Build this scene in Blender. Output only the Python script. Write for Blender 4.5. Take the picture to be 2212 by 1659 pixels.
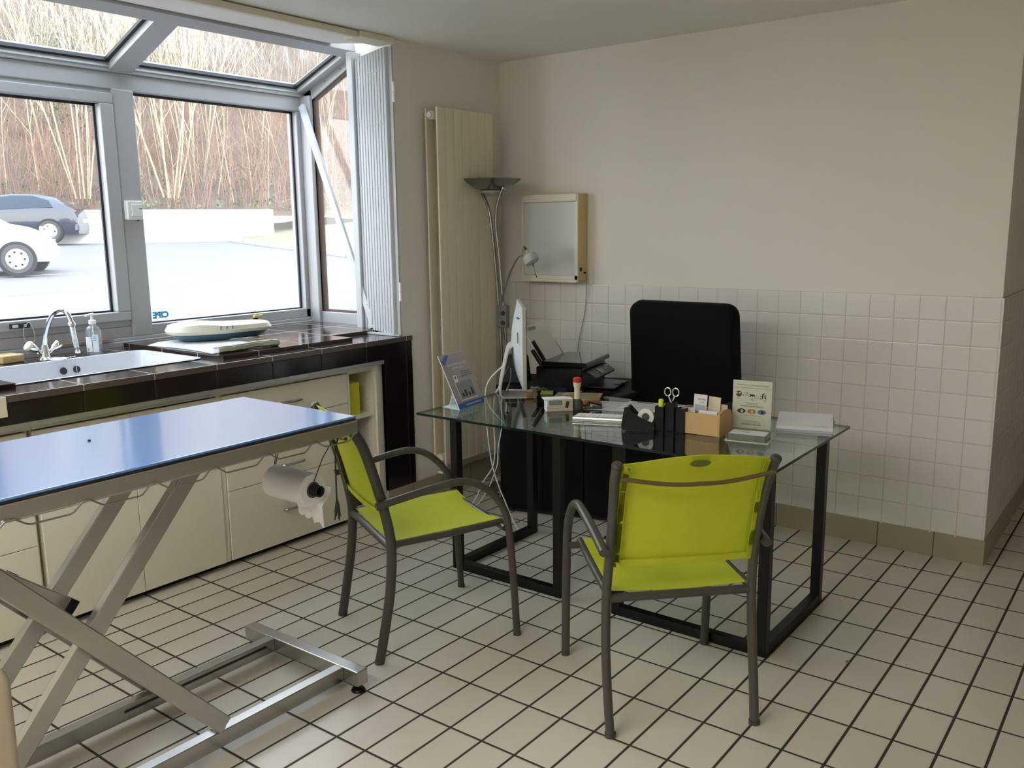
CC=(0.618686, -4.261987, 1.520662)
CR=(0.796186, 0.60493, -0.012127)
CU=(-0.096425, 0.146646, 0.984478)
CF=(-0.597319, 0.782659, -0.175088)
SKY, SUN, EXPO, FILL = 2.7, 0.8, 1.5, 12.5
import bpy, bmesh, math, random
from mathutils import Vector, Matrix, noise
C = bpy.context.scene.collection
PI = math.pi
random.seed(7)
for o in list(bpy.data.objects): bpy.data.objects.remove(o)

# ------------------------------------------------------------------ materials
def mat(name, col, rough=0.5, metal=0.0, var=0.06, scale=8.0, bump=0.0, bscale=200.0, spec=0.5, coat=0.0, trans=0.0, emit=None, coat_ior=1.5, coat_rough=.03, coat_tint=(1, 1, 1)):
    m = bpy.data.materials.new(name); m.use_nodes = True
    nt = m.node_tree; b = nt.nodes['Principled BSDF']
    b.inputs['Roughness'].default_value = rough; b.inputs['Metallic'].default_value = metal
    b.inputs['Specular IOR Level'].default_value = spec
    b.inputs['Coat Weight'].default_value = coat; b.inputs['Coat IOR'].default_value = coat_ior; b.inputs['Coat Roughness'].default_value = coat_rough; b.inputs['Coat Tint'].default_value = (*coat_tint, 1)
    tc = nt.nodes.new('ShaderNodeTexCoord')
    n = nt.nodes.new('ShaderNodeTexNoise'); n.inputs['Scale'].default_value = scale; n.inputs['Detail'].default_value = 4
    nt.links.new(tc.outputs['Object'], n.inputs['Vector'])
    r = nt.nodes.new('ShaderNodeMapRange'); r.inputs['To Min'].default_value = 1 - var; r.inputs['To Max'].default_value = 1 + var
    nt.links.new(n.outputs['Fac'], r.inputs['Value'])
    mx = nt.nodes.new('ShaderNodeVectorMath'); mx.operation = 'SCALE'; mx.inputs[0].default_value = col[:3]
    nt.links.new(r.outputs['Result'], mx.inputs['Scale']); nt.links.new(mx.outputs['Vector'], b.inputs['Base Color'])
    if bump:
        n2 = nt.nodes.new('ShaderNodeTexNoise'); n2.inputs['Scale'].default_value = bscale; n2.inputs['Detail'].default_value = 3
        nt.links.new(tc.outputs['Object'], n2.inputs['Vector'])
        bp = nt.nodes.new('ShaderNodeBump'); bp.inputs['Strength'].default_value = bump; bp.inputs['Distance'].default_value = 0.002
        nt.links.new(n2.outputs['Fac'], bp.inputs['Height']); nt.links.new(bp.outputs['Normal'], b.inputs['Normal'])
    if trans:
        out = nt.nodes['Material Output']; t = nt.nodes.new('ShaderNodeBsdfTranslucent'); ms = nt.nodes.new('ShaderNodeMixShader')
        nt.links.new(mx.outputs['Vector'], t.inputs['Color']); ms.inputs[0].default_value = trans
        nt.links.new(b.outputs[0], ms.inputs[1]); nt.links.new(t.outputs[0], ms.inputs[2]); nt.links.new(ms.outputs[0], out.inputs[0])
    if emit:
        b.inputs['Emission Color'].default_value = (*emit[:3], 1); b.inputs['Emission Strength'].default_value = emit[3]
    return m

def glass(name, tint, ior=1.5, rough=0.0, haze=0.0, hazecol=(1, 1, 1)):
    m = bpy.data.materials.new(name); m.use_nodes = True; nt = m.node_tree
    nt.nodes.remove(nt.nodes['Principled BSDF']); out = nt.nodes['Material Output']
    t = nt.nodes.new('ShaderNodeBsdfTransparent'); t.inputs[0].default_value = (*tint, 1)
    g = nt.nodes.new('ShaderNodeBsdfGlossy'); g.inputs['Roughness'].default_value = rough; g.inputs['Color'].default_value = (1, 1, 1, 1)
    f = nt.nodes.new('ShaderNodeFresnel')   # same reflectance at both faces of the thin pane
    gm = nt.nodes.new('ShaderNodeNewGeometry'); mr0 = nt.nodes.new('ShaderNodeMapRange'); mr0.inputs['To Min'].default_value = ior; mr0.inputs['To Max'].default_value = 1 / ior
    nt.links.new(gm.outputs['Backfacing'], mr0.inputs['Value']); nt.links.new(mr0.outputs['Result'], f.inputs['IOR'])
    ms = nt.nodes.new('ShaderNodeMixShader')
    nt.links.new(f.outputs[0], ms.inputs[0]); nt.links.new(t.outputs[0], ms.inputs[1]); nt.links.new(g.outputs[0], ms.inputs[2])
    last = ms
    if haze:
        d = nt.nodes.new('ShaderNodeBsdfTranslucent'); d.inputs[0].default_value = (*hazecol, 1)
        tc = nt.nodes.new('ShaderNodeTexCoord'); n = nt.nodes.new('ShaderNodeTexNoise'); n.inputs['Scale'].default_value = 3; n.inputs['Detail'].default_value = 5
        nt.links.new(tc.outputs['Object'], n.inputs['Vector'])
        r = nt.nodes.new('ShaderNodeMapRange'); r.inputs['From Min'].default_value = .35; r.inputs['From Max'].default_value = .7
        r.inputs['To Min'].default_value = haze * .3; r.inputs['To Max'].default_value = haze
        nt.links.new(n.outputs['Fac'], r.inputs['Value'])
        m2 = nt.nodes.new('ShaderNodeMixShader'); nt.links.new(r.outputs['Result'], m2.inputs[0])
        nt.links.new(ms.outputs[0], m2.inputs[1]); nt.links.new(d.outputs[0], m2.inputs[2]); last = m2
    nt.links.new(last.outputs[0], out.inputs[0])
    return m

def grid_mat(name, tile, grout, px, py, ox, oy, w, axes='XY', rough=0.35, grough=0.8, var=0.10, bumpd=0.0015, coat=0.0, shift=0.0, spec=0.5, mott=0.06):
    """tiles on a plane: cell sizes px, py, grout width w, offsets ox, oy, in metres along world axes"""
    m = bpy.data.materials.new(name); m.use_nodes = True; nt = m.node_tree; b = nt.nodes['Principled BSDF']
    L = nt.links.new
    def math_(op, a, bb=None, c=None):
        n = nt.nodes.new('ShaderNodeMath'); n.operation = op
        for i, v in enumerate((a, bb, c)):
            if v is None: continue
            if isinstance(v, (int, float)): n.inputs[i].default_value = v
            else: L(v, n.inputs[i])
        return n.outputs[0]
    g = nt.nodes.new('ShaderNodeNewGeometry'); s = nt.nodes.new('ShaderNodeSeparateXYZ'); L(g.outputs['Position'], s.inputs[0])
    idx = {'X': 0, 'Y': 1, 'Z': 2}
    u = math_('DIVIDE', math_('SUBTRACT', s.outputs[idx[axes[0]]], ox), px)
    v = math_('DIVIDE', math_('SUBTRACT', s.outputs[idx[axes[1]]], oy), py)
    fu, fv = math_('FRACT', u), math_('FRACT', v)
    du = math_('MULTIPLY', math_('MINIMUM', fu, math_('SUBTRACT', 1.0, fu)), px)
    dv = math_('MULTIPLY', math_('MINIMUM', fv, math_('SUBTRACT', 1.0, fv)), py)
    d = math_('MINIMUM', du, dv)
    mr = nt.nodes.new('ShaderNodeMapRange'); mr.inputs['From Min'].default_value = w * .5 - .0008; mr.inputs['From Max'].default_value = w * .5 + .0008
    L(d, mr.inputs['Value'])
    cb = nt.nodes.new('ShaderNodeCombineXYZ'); L(math_('FLOOR', u), cb.inputs[0]); L(math_('FLOOR', v), cb.inputs[1])
    wn = nt.nodes.new('ShaderNodeTexWhiteNoise'); wn.noise_dimensions = '3D'; L(cb.outputs[0], wn.inputs['Vector'])
    ns = nt.nodes.new('ShaderNodeTexNoise'); ns.inputs['Scale'].default_value = 9; ns.inputs['Detail'].default_value = 5
    L(g.outputs['Position'], ns.inputs['Vector'])
    k = math_('ADD', 1 - var / 2 - mott / 2, math_('ADD', math_('MULTIPLY', wn.outputs['Value'], var), math_('MULTIPLY', ns.outputs['Fac'], mott)))
    sc = nt.nodes.new('ShaderNodeVectorMath'); sc.operation = 'SCALE'; sc.inputs[0].default_value = tile; L(k, sc.inputs['Scale'])
    mx = nt.nodes.new('ShaderNodeMix'); mx.data_type = 'RGBA'; mx.inputs['A'].default_value = (*grout, 1)
    L(mr.outputs['Result'], mx.inputs['Factor']); L(sc.outputs[0], mx.inputs['B']); L(mx.outputs['Result'], b.inputs['Base Color'])
    rr = nt.nodes.new('ShaderNodeMapRange'); rr.inputs['To Min'].default_value = grough; rr.inputs['To Max'].default_value = rough
    L(mr.outputs['Result'], rr.inputs['Value']); L(rr.outputs['Result'], b.inputs['Roughness'])
    b.inputs['Coat Weight'].default_value = coat; b.inputs['Specular IOR Level'].default_value = spec
    ed = nt.nodes.new('ShaderNodeMapRange'); ed.interpolation_type = 'SMOOTHSTEP'; ed.inputs['From Min'].default_value = w * .25; ed.inputs['From Max'].default_value = w * .5 + .004
    L(d, ed.inputs['Value'])
    hh = math_('ADD', ed.outputs['Result'], math_('MULTIPLY', ns.outputs['Fac'], 0.25))
    bp = nt.nodes.new('ShaderNodeBump'); bp.inputs['Strength'].default_value = .6; bp.inputs['Distance'].default_value = bumpd
    L(hh, bp.inputs['Height']); L(bp.outputs['Normal'], b.inputs['Normal'])
    return m

def metal(name, col, rough, aniso=0.0, var=0.08, brush=None):
    m = mat(name, col, rough, 1.0, var, 12)
    nt = m.node_tree; b = nt.nodes['Principled BSDF']
    if brush:
        tc = nt.nodes.new('ShaderNodeTexCoord'); mp = nt.nodes.new('ShaderNodeMapping'); mp.inputs['Scale'].default_value = brush
        n = nt.nodes.new('ShaderNodeTexNoise'); n.inputs['Scale'].default_value = 1; n.inputs['Detail'].default_value = 4
        nt.links.new(tc.outputs['Object'], mp.inputs[0]); nt.links.new(mp.outputs[0], n.inputs['Vector'])
        r = nt.nodes.new('ShaderNodeMapRange'); r.inputs['To Min'].default_value = rough * .75; r.inputs['To Max'].default_value = rough * 1.3
        nt.links.new(n.outputs['Fac'], r.inputs['Value']); nt.links.new(r.outputs['Result'], b.inputs['Roughness'])
    return m

# ------------------------------------------------------------------ mesh helpers
def B(): return bmesh.new()
def box(bm, x0, x1, y0, y1, z0, z1):
    vs = [bm.verts.new((x, y, z)) for z in (z0, z1) for x, y in ((x0, y0), (x1, y0), (x1, y1), (x0, y1))]
    for f in ((3, 2, 1, 0), (4, 5, 6, 7), (0, 1, 5, 4), (1, 2, 6, 5), (2, 3, 7, 6), (3, 0, 4, 7)):
        bm.faces.new([vs[i] for i in f])
    return bm
def obox(bm, p0, p1, w, h, up=(0, 0, 1)):
    """bar of section w (sideways) x h (along up) from p0 to p1"""
    p0, p1, up = Vector(p0), Vector(p1), Vector(up)
    d = (p1 - p0).normalized(); s = d.cross(up).normalized(); u = s.cross(d).normalized()
    vs = []
    for p in (p0, p1):
        for a, b in ((-1, -1), (1, -1), (1, 1), (-1, 1)): vs.append(bm.verts.new(p + s * a * w / 2 + u * b * h / 2))
    for f in ((3, 2, 1, 0), (4, 5, 6, 7), (0, 1, 5, 4), (1, 2, 6, 5), (2, 3, 7, 6), (3, 0, 4, 7)):
        bm.faces.new([vs[i] for i in f])
    return bm
def prism(bm, pts, axis, a, b):
    """extrude polygon pts (2-D) along axis between a and b. axis 2: pts are x,y; 1: x,z; 0: y,z"""
    def P(p, t):
        return (p[0], p[1], t) if axis == 2 else ((p[0], t, p[1]) if axis == 1 else (t, p[0], p[1]))
    v0 = [bm.verts.new(P(p, a)) for p in pts]; v1 = [bm.verts.new(P(p, b)) for p in pts]
    n = len(pts)
    bm.faces.new(v0[::-1]); bm.faces.new(v1)
    for i in range(n): bm.faces.new((v0[i], v0[(i + 1) % n], v1[(i + 1) % n], v1[i]))
    return bm
def smooth_path(pts, n=6):
    P = [Vector(p) for p in pts]; out = []
    for i in range(len(P) - 1):
        p0, p1, p2, p3 = P[max(i - 1, 0)], P[i], P[i + 1], P[min(i + 2, len(P) - 1)]
        for k in range(n):
            t = k / n
            out.append(0.5 * ((2 * p1) + (p2 - p0) * t + (2 * p0 - 5 * p1 + 4 * p2 - p3) * t * t + (3 * p1 - p0 - 3 * p2 + p3) * t ** 3))
    out.append(P[-1]); return out
def tube(bm, pts, r, seg=10, cap=True, r2=None, flat=None):
    """round tube; r may be a list; flat=(a,b,ref) scales an oval section, ref = direction of a"""
    P = [Vector(p) for p in pts]; n = len(P)
    rs = r if isinstance(r, (list, tuple)) else [r + ((r2 - r) * i / max(n - 1, 1) if r2 is not None else 0) for i in range(n)]
    rings = []; prev = None
    for i in range(n):
        d = (P[min(i + 1, n - 1)] - P[max(i - 1, 0)])
        if d.length < 1e-9: d = Vector((0, 0, 1))
        d.normalize()
        if prev is None:
            ref = Vector(flat[2]) if flat else (Vector((0, 0, 1)) if abs(d.z) < .9 else Vector((1, 0, 0)))
            s = (ref - d * ref.dot(d)).normalized()
        else:
            s = (prev - d * prev.dot(d)).normalized()
        prev = s; t = d.cross(s)
        a, b = (flat[0], flat[1]) if flat else (1, 1)
        rings.append([bm.verts.new(P[i] + (s * math.cos(2 * PI * k / seg) * a + t * math.sin(2 * PI * k / seg) * b) * rs[i]) for k in range(seg)])
    for i in range(n - 1):
        for k in range(seg):
            f = bm.faces.new((rings[i][k], rings[i][(k + 1) % seg], rings[i + 1][(k + 1) % seg], rings[i + 1][k])); f.smooth = True
    if cap:
        bm.faces.new(rings[0][::-1]); bm.faces.new(rings[-1])
    return bm
def lathe(bm, prof, c=(0, 0, 0), seg=28, axis=(0, 0, 1), caps=True):
    """prof: list of (radius, height)"""
    ax = Vector(axis).normalized(); ref = Vector((1, 0, 0)) if abs(ax.x) < .9 else Vector((0, 1, 0))
    s = (ref - ax * ref.dot(ax)).normalized(); t = ax.cross(s); c = Vector(c)
    rings = []
    for r, h in prof:
        rings.append([bm.verts.new(c + ax * h + (s * math.cos(2 * PI * k / seg) + t * math.sin(2 * PI * k / seg)) * max(r, 1e-4)) for k in range(seg)])
    for i in range(len(prof) - 1):
        for k in range(seg):
            f = bm.faces.new((rings[i][k], rings[i][(k + 1) % seg], rings[i + 1][(k + 1) % seg], rings[i + 1][k])); f.smooth = True
    if caps:
        bm.faces.new(rings[0][::-1]); bm.faces.new(rings[-1])
    return bm
def sheet(bm, rows, thick=0.0):
    """grid of points; optional thickness along vertex normals is added afterwards by solidify()"""
    V = [[bm.verts.new(p) for p in row] for row in rows]
    for i in range(len(V) - 1):
        for j in range(len(V[0]) - 1):
            f = bm.faces.new((V[i][j], V[i][j + 1], V[i + 1][j + 1], V[i + 1][j])); f.smooth = True
    if thick:
        bm.normal_update(); bmesh.ops.solidify(bm, geom=bm.faces[:], thickness=thick)
    return bm
def bevel(bm, w, seg=2, ang=30):
    bm.normal_update()
    es = [e for e in bm.edges if len(e.link_faces) == 2 and e.calc_face_angle(0) > math.radians(ang)]
    bmesh.ops.bevel(bm, geom=es, offset=w, segments=seg, affect='EDGES', profile=.5, clamp_overlap=True)
    return bm
def rot(bm, ang, axis='Z', c=(0, 0, 0)):
    bmesh.ops.rotate(bm, verts=bm.verts, cent=c, matrix=Matrix.Rotation(ang, 3, axis)); return bm
def shift(bm, v): bmesh.ops.translate(bm, verts=bm.verts, vec=v); return bm

# ------------------------------------------------------------------ object helpers (all shapes are given in world metres unless the root is at the origin)
def root_loc(o):
    v = Vector((0, 0, 0))
    while o is not None: v += o.location; o = o.parent
    return v
def obj(name, bm, m, parent=None, smooth=False, label=None, bev=0, seg=2):
    if bev: bevel(bm, bev, seg)
    bmesh.ops.recalc_face_normals(bm, faces=bm.faces[:])
    xs = [v.co for v in bm.verts]
    lo = Vector([min(v[i] for v in xs) for i in range(3)]); hi = Vector([max(v[i] for v in xs) for i in range(3)])
    org = Vector(((lo.x + hi.x) / 2, (lo.y + hi.y) / 2, lo.z))
    bmesh.ops.translate(bm, verts=bm.verts, vec=-org)
    me = bpy.data.meshes.new(name); 
    if smooth:
        for f in bm.faces: f.smooth = True
    bm.normal_update()
    for e in bm.edges:
        if len(e.link_faces) == 2 and e.calc_face_angle(0) > math.radians(32): e.smooth = False
    bm.to_mesh(me); bm.free()
    for x in (m if isinstance(m, (list, tuple)) else [m]): me.materials.append(x)
    o = bpy.data.objects.new(name, me); C.objects.link(o)
    if parent is not None: o.parent = parent; o.location = org - root_loc(parent)
    else: o.location = org
    if label: o['label'] = label
    return o
def thing(name, label, cat, loc=(0, 0, 0), group=None):
    o = bpy.data.objects.new(name, None); C.objects.link(o); o.empty_display_size = .05
    o.location = loc; o['label'] = label; o['category'] = cat
    if group: o['group'] = group
    return o
def tag(o, label, cat, group=None, kind=None):
    o['label'] = label; o['category'] = cat
    if group: o['group'] = group
    if kind: o['kind'] = kind
    return o
def struct(name, bm, m, parent=None, bev=0, smooth=False):
    o = obj(name, bm, m, parent, bev=bev, smooth=smooth)
    if parent is None: o['kind'] = 'structure'
    return o
def dup(r0, loc, rz, label=None, group=None, scale=None):
    r = r0.copy(); C.objects.link(r); r.location = loc; r.rotation_euler = (0, 0, rz)
    if label: r['label'] = label
    if group: r['group'] = group
    if scale: r.scale = scale
    for ch in list(r0.children):
        c = ch.copy(); C.objects.link(c); c.parent = r
        for g in ch.children:
            d = g.copy(); C.objects.link(d); d.parent = c
    return r
def text(name, body, size, m, parent, loc, xdir, ydir, align='CENTER', ext=0.0002, sx=1.0, bold=0.0):
    """lettering as a thin mesh lying in the plane spanned by xdir (reading direction) and ydir (up)"""
    cu = bpy.data.curves.new(name, 'FONT'); cu.body = body; cu.size = size; cu.align_x = align; cu.align_y = 'CENTER'; cu.extrude = ext; cu.offset = bold
    cu.resolution_u = 2
    t = bpy.data.objects.new(name + '_src', cu); C.objects.link(t)
    dg = bpy.context.evaluated_depsgraph_get(); me = bpy.data.meshes.new_from_object(t.evaluated_get(dg))
    bpy.data.objects.remove(t)
    x = Vector(xdir).normalized(); y = Vector(ydir).normalized(); z = x.cross(y)
    M = Matrix((x * sx, y, z)).transposed()
    bm = bmesh.new(); bm.from_mesh(me); bpy.data.meshes.remove(me)
    for v in bm.verts: v.co = M @ v.co + Vector(loc)
    return obj(name, bm, m, parent)
# ------------------------------------------------------------------ materials of the place
M = {}
M['paint'] = mat('cream_paint', (.77, .75, .69), .75, var=.025, scale=2.5, bump=.15, bscale=160)
M['ceil'] = mat('ceiling_paint', (.82, .81, .765), .8, var=.02, scale=2, bump=.1, bscale=120)
M['trim'] = mat('beige_trim', (.72, .66, .52), .6)
M['white'] = mat('white_enamel', (.82, .84, .85), .35, var=.03)
M['lam'] = mat('white_laminate', (.77, .735, .62), .38, var=.02)
M['alu'] = metal('grey_aluminium', (.62, .62, .62), .42)
M['alup'] = mat('painted_aluminium', (.41, .415, .42), .38, var=.05, scale=5)
M['gasket'] = mat('black_gasket', (.02, .02, .025), .5)
M['gasketw'] = mat('rust_brown_gasket', (.10, .065, .05), .6)
M['chrome'] = metal('chrome', (.85, .86, .88), .08)
M['dchrome'] = metal('dark_chrome', (.30, .29, .28), .22)
M['black'] = mat('black_plastic', (.005, .0055, .006), .4, var=.1, spec=.3)
M['blackm'] = mat('black_matt', (.010, .011, .011), .8, var=.1)
M['wplastic'] = mat('white_plastic', (.80, .80, .78), .4, var=.02)
M['paper'] = mat('white_paper', (.80, .80, .82), .8, var=.02)
M['ink'] = mat('black_ink', (.03, .03, .03), .7)
M['gink'] = mat('grey_ink', (.22, .22, .22), .7)
M['floor'] = grid_mat('floor_tiles', (.60, .565, .49), (.035, .028, .018), .12348, .24207, -.0738, -.2161, .0085, 'XY', rough=.30, var=.07, bumpd=.002, mott=.10)
M['wtile'] = grid_mat('white_wall_tiles', (.74, .73, .69), (.52, .50, .45), .108, .108, 0, 1.197, .0035, 'XZ', rough=.16, var=.03, bumpd=.0012, mott=.03)
M['wtile2'] = grid_mat('white_wall_tiles_return', (.74, .73, .69), (.52, .50, .45), .108, .108, 0, 1.197, .0035, 'YZ', rough=.16, var=.03, bumpd=.0012, mott=.03)
M['base'] = grid_mat('baseboard_tiles', (.36, .315, .225), (.08, .07, .05), .2470, 5, -.1973, -1, .004, 'XZ', rough=.4, var=.06)
M['base2'] = grid_mat('baseboard_tiles_side', (.36, .315, .225), (.08, .07, .05), .2470, 5, -.1, -1, .004, 'YZ', rough=.4, var=.06)
M['brown'] = grid_mat('dark_brown_counter_tiles', (.030, .017, .013), (.38, .33, .30), .293, .293, -2.69, -1.445, .005, 'XY', rough=.13, var=.25, bumpd=.001)
M['brownf'] = grid_mat('dark_brown_front_tiles', (.015, .010, .009), (.022, .016, .013), .293, 3, -1.445, -1, .004, 'YZ', rough=.17, var=.25, bumpd=.001)

CE = 2.463
# floor / ceiling / walls
struct('floor', box(B(), -3.30, 2.6, -6.2, 3.0, -.12, 0), M['floor'])
struct('ceiling', box(B(), -2.70, 2.6, -6.2, 3.0, CE, CE + .3), M['ceil'])
struct('wall_back', box(B(), -3.18, 0, 0, 3.0, 0, CE + .3), M['paint'])
struct('wall_right', box(B(), 2.6, 2.8, -6.2, 3.2, 0, CE + .3), M['paint'])
struct('wall_hall', box(B(), 0, 2.6, 3.0, 3.2, 0, CE + .3), M['paint'])
struct('wall_front', box(B(), -3.18, 2.8, -6.4, -6.2, 0, CE + .3), M['paint'])
# left wall: splayed pier beside the radiator, lintel over the bay, part below the counter, far end
bm = B()
prism(bm, [(-2.70, 0), (-2.70, -.885), (-3.18, -.70), (-3.18, 0)], 2, 0, CE + .3)
prism(bm, [(-2.70, -6.2), (-2.70, -3.75), (-3.18, -3.75), (-3.18, -6.2)], 2, 0, CE + .3); box(bm, -3.18, -2.70, -3.75, -2.93, .97, CE + .3)
prism(bm, [(-2.70, 2.44), (-2.70, CE + .3), (-3.18, CE + .3), (-3.18, 2.50)], 1, -2.93, -.886)
struct('wall_left', bm, M['paint'])
bm = B(); box(bm, -3.72, -3.42, -3.75, -.62, 0, .92); struct('wall_sill', bm, M['paint'])
# tiles and baseboards
struct('trim_1', box(B(), -2.70, 0, -.008, 0, .117, 1.197), M['wtile'])
struct('trim_2', box(B(), 0, .008, -.008, 3.0, .117, 1.197), M['wtile2'])
bm = B()
for i in (1, 2, 4, 7, 11, 13): lathe(bm, [(.001, 0), (.0035, .0015), (.0035, .003), (.001, .0045)], (-.108 * i, -.0135, .1165), 8, (0, -1, 0))
struct('trim_3', bm, M['wplastic'])
struct('baseboard_back', box(B(), -2.70, .012, -.012, 0, 0, .117), M['base'])
struct('baseboard_hall', box(B(), 0, .012, 0, 3.0, 0, .117), M['base2'])
struct('baseboard_left', box(B(), -2.70, -2.688, -1.03, -.012, 0, .131), M['base2'])
struct('baseboard_right', box(B(), 2.588, 2.6, -6.2, 3.0, 0, .117), M['base2'])
# beige shutter track / ceiling strip above the bay
bm = B(); box(bm, -2.705, -2.672, -2.93, -1.135, 2.428, 2.458); struct('trim_4', bm, M['trim'], bev=.004)
bm = B(); box(bm, -2.78, -2.660, -1.13, -.895, 2.432, 2.462); struct('trim_5', bm, M['trim'], bev=.004)

# ---------------- bay window (window_1): aluminium frames, glass, roof glass
M['pane'] = glass('window_glass', (.96, .97, .98), 1.36, 0, .03, (.9, .92, .95))
M['rpane'] = glass('roof_glass', (.95, .97, .97), 1.45, 0, .03, (.92, .95, .95))
FX = -3.65           # inner face of the bay front
YS, YE = -.68, -2.95
w1 = bpy.data.objects.new('window_1', None); C.objects.link(w1); w1.location = (FX, -2.2, .95); w1['kind'] = 'structure'
TH = .06
def fr(name, *boxes, m='alup', bev=.004):
    bm = B()
    for b in boxes: box(bm, *b)
    return obj(name, bm, M[m], w1, bev=bev)
fr('sill', (FX - .10, FX + .03, YE, YS, .945, .975), (FX - .10, FX + .012, YE, YS, .975, .992))
fr('bottom_rail', (FX - TH, FX, YE, YS, .992, 1.045), (FX - TH, FX - .004, YE, -1.86, 1.045, 1.088), (FX - TH, FX - .004, YE, -1.86, 2.175, 2.21), (FX - TH, FX - .004, -2.92, -2.85, 1.08, 2.18))
fr('head_beam', (FX - .09, FX + .005, YE, YS, 2.205, 2.285), (FX - .09, FX + .02, YE, YS, 2.285, 2.312))
fr('corner_post', (FX - .09, FX + .0, -.728, -.655, .95, 2.29), (FX - .0, FX + .085, -.70, -.655, .95, 2.29))
fr('corner_post', (FX - .09, FX + .085, YE - .03, YE + .05, .95, 2.29))
fr('mullion', (FX - TH - .02, FX + .012, -1.865, -1.752, .99, 2.21), bev=.008)
# opening sash (second pane)
def sash(y0, y1, z0, z1, inner):
    bm = B(); w = .068
    box(bm, FX - .05, FX + .02, y0, y1, z0, z0 + .045); box(bm, FX - .05, FX + .02, y0, y1, z1 - .05, z1)
    box(bm, FX - .05, FX + .02, y0, y0 + w, z0 + .045, z1 - .05); box(bm, FX - .05, FX + .02, y1 - w, y1, z0 + .045, z1 - .05)
    s = obj('sash', bm, M['alup'], w1, bev=.004)
    return s
sash(-2.86, -1.868, 1.078, 2.184, 0)
def gask(y0, y1, z0, z1, x, w=.012):
    bm = B()
    box(bm, x - .006, x + .006, y0, y1, z0, z0 + w); box(bm, x - .006, x + .006, y0, y1, z1 - w, z1)
    box(bm, x - .006, x + .006, y0, y0 + w, z0, z1); box(bm, x - .006, x + .006, y1 - w, y1, z0, z1)
    return obj('gasket', bm, M['gasket'], w1)
gask(-1.752, -.728, 1.040, 2.205, FX - .045); gask(-2.79, -1.936, 1.120, 2.134, FX - .035)
def pane(y0, y1, z0, z1, x): obj('pane', box(B(), x - .003, x + .003, y0, y1, z0, z1), M['pane'], w1)
pane(-1.752, -.728, 1.04, 2.205, FX - .045); pane(-2.792, -1.936, 1.12, 2.134, FX - .035)
# sloping roof: from (FX, 2.30) up to (-3.18, 2.49)
R0, R1 = Vector((FX, 0, 2.305)), Vector((-3.17, 0, 2.492))
def rp(t, y, off=0.0):
    d = (R1 - R0); nrm = Vector((-d.z, 0, d.x)).normalized(); p = R0 + d * t + nrm * off; return Vector((p.x, y, p.z))
def rbar(name, y0, y1, t0, t1, o0, o1, m='alup'):
    bm = B(); v = []
    for off in (o0, o1):
        for t, y in ((t0, y0), (t1, y0), (t1, y1), (t0, y1)): v.append(bm.verts.new(rp(t, y, off)))
    for f in ((3, 2, 1, 0), (4, 5, 6, 7), (0, 1, 5, 4), (1, 2, 6, 5), (2, 3, 7, 6), (3, 0, 4, 7)): bm.faces.new([v[i] for i in f])
    return obj(name, bm, M[m], w1)
rbar('roof_bar', -1.875, -1.755, -.02, 1.0, -.02, .05)
rbar('roof_bar', -.735, -.66, -.02, 1.0, -.01, .05); rbar('roof_bar', YE - .03, YE + .05, -.02, 1.0, -.01, .05)
rbar('roof_top_rail', YE, YS, .90, 1.04, -.022, .05); rbar('roof_bottom_rail', YE, YS, -.05, .05, -.01, .05)
rbar('roof_gasket', -1.895, -1.875, .05, .9, .015, .03, 'gasket'); rbar('roof_gasket', -.757, -.735, .05, .9, .015, .03, 'gasket')
rbar('roof_gasket', YE, YS, .05, .085, .012, .03, 'gasket')
rbar('roof_pane', -1.755, -.735, .05, .9, .03, .036, 'rpane'); rbar('roof_pane', -2.86, -1.875, .05, .9, .03, .036, 'rpane')
# side of the bay (towards the back wall) and its mirror at the far end
def side(y, sgn):
    yo = y + sgn * .05
    a, b = min(y, yo), max(y, yo)
    def zt(x): return 2.305 + (x - FX) / (.48) * .187
    fr('side_bottom_rail', (FX + .08, -3.172, a, b, .95, 1.028))
    fr('side_post', (-3.255, -3.172, a, b, 1.028, 2.49))
    fr('side_post', (FX + .02, FX + .085, a, b, 1.028, zt(FX + .05)))
    bm = B(); prism(bm, [(FX + .0, 2.25), (FX + .0, 2.305), (-3.172, 2.495), (-3.172, 2.44), (-3.255, 2.405), (FX + .085, 2.268)], 1, a, b); obj('side_top_rail', bm, M['alup'], w1, bev=.003)
    m_ = (a + b) / 2
    bm = B(); prism(bm, [(FX + .08, 1.02), (-3.25, 1.02), (-3.25, 2.41), (FX + .08, 2.272)], 1, m_ - .003, m_ + .003); obj('side_pane', bm, M['pane'], w1)
    bm = B(); box(bm, FX + .085, FX + .105, a + .012, b - .012, 1.028, 2.28); box(bm, FX + .1, -3.255, a + .012, b - .012, 1.028, 1.042)
    obox(bm, (FX + .085, (a + b) / 2, 2.268), (-3.255, (a + b) / 2, 2.402), .026, .02)
    obj('side_gasket', bm, M['gasketw'], w1)
side(YS, 1); side(YE, -1)
# rivets along the side top rail
for t in (.12, .42, .72, .95):
    bm = B(); lathe(bm, [(.004, 0), (.004, .002)], (FX + .02 + t * .45, YS - .001, 2.285 + t * .175), 8, (0, -1, 0)); obj('rivet', bm, M['gasket'], w1)
# latch strip of the opening sash
bm = B(); box(bm, FX + .018, FX + .027, -2.46, -2.37, 1.089, 1.112); la = obj('latch', bm, M['gasket'], w1, bev=.002)
bm = B(); lathe(bm, [(.007, 0), (.007, .006)], (FX + .027, -2.395, 1.10), 10, (1, 0, 0)); box(bm, FX + .027, FX + .029, -2.45, -2.425, 1.094, 1.107); obj('latch_plate', bm, M['alu'], w1)
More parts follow.
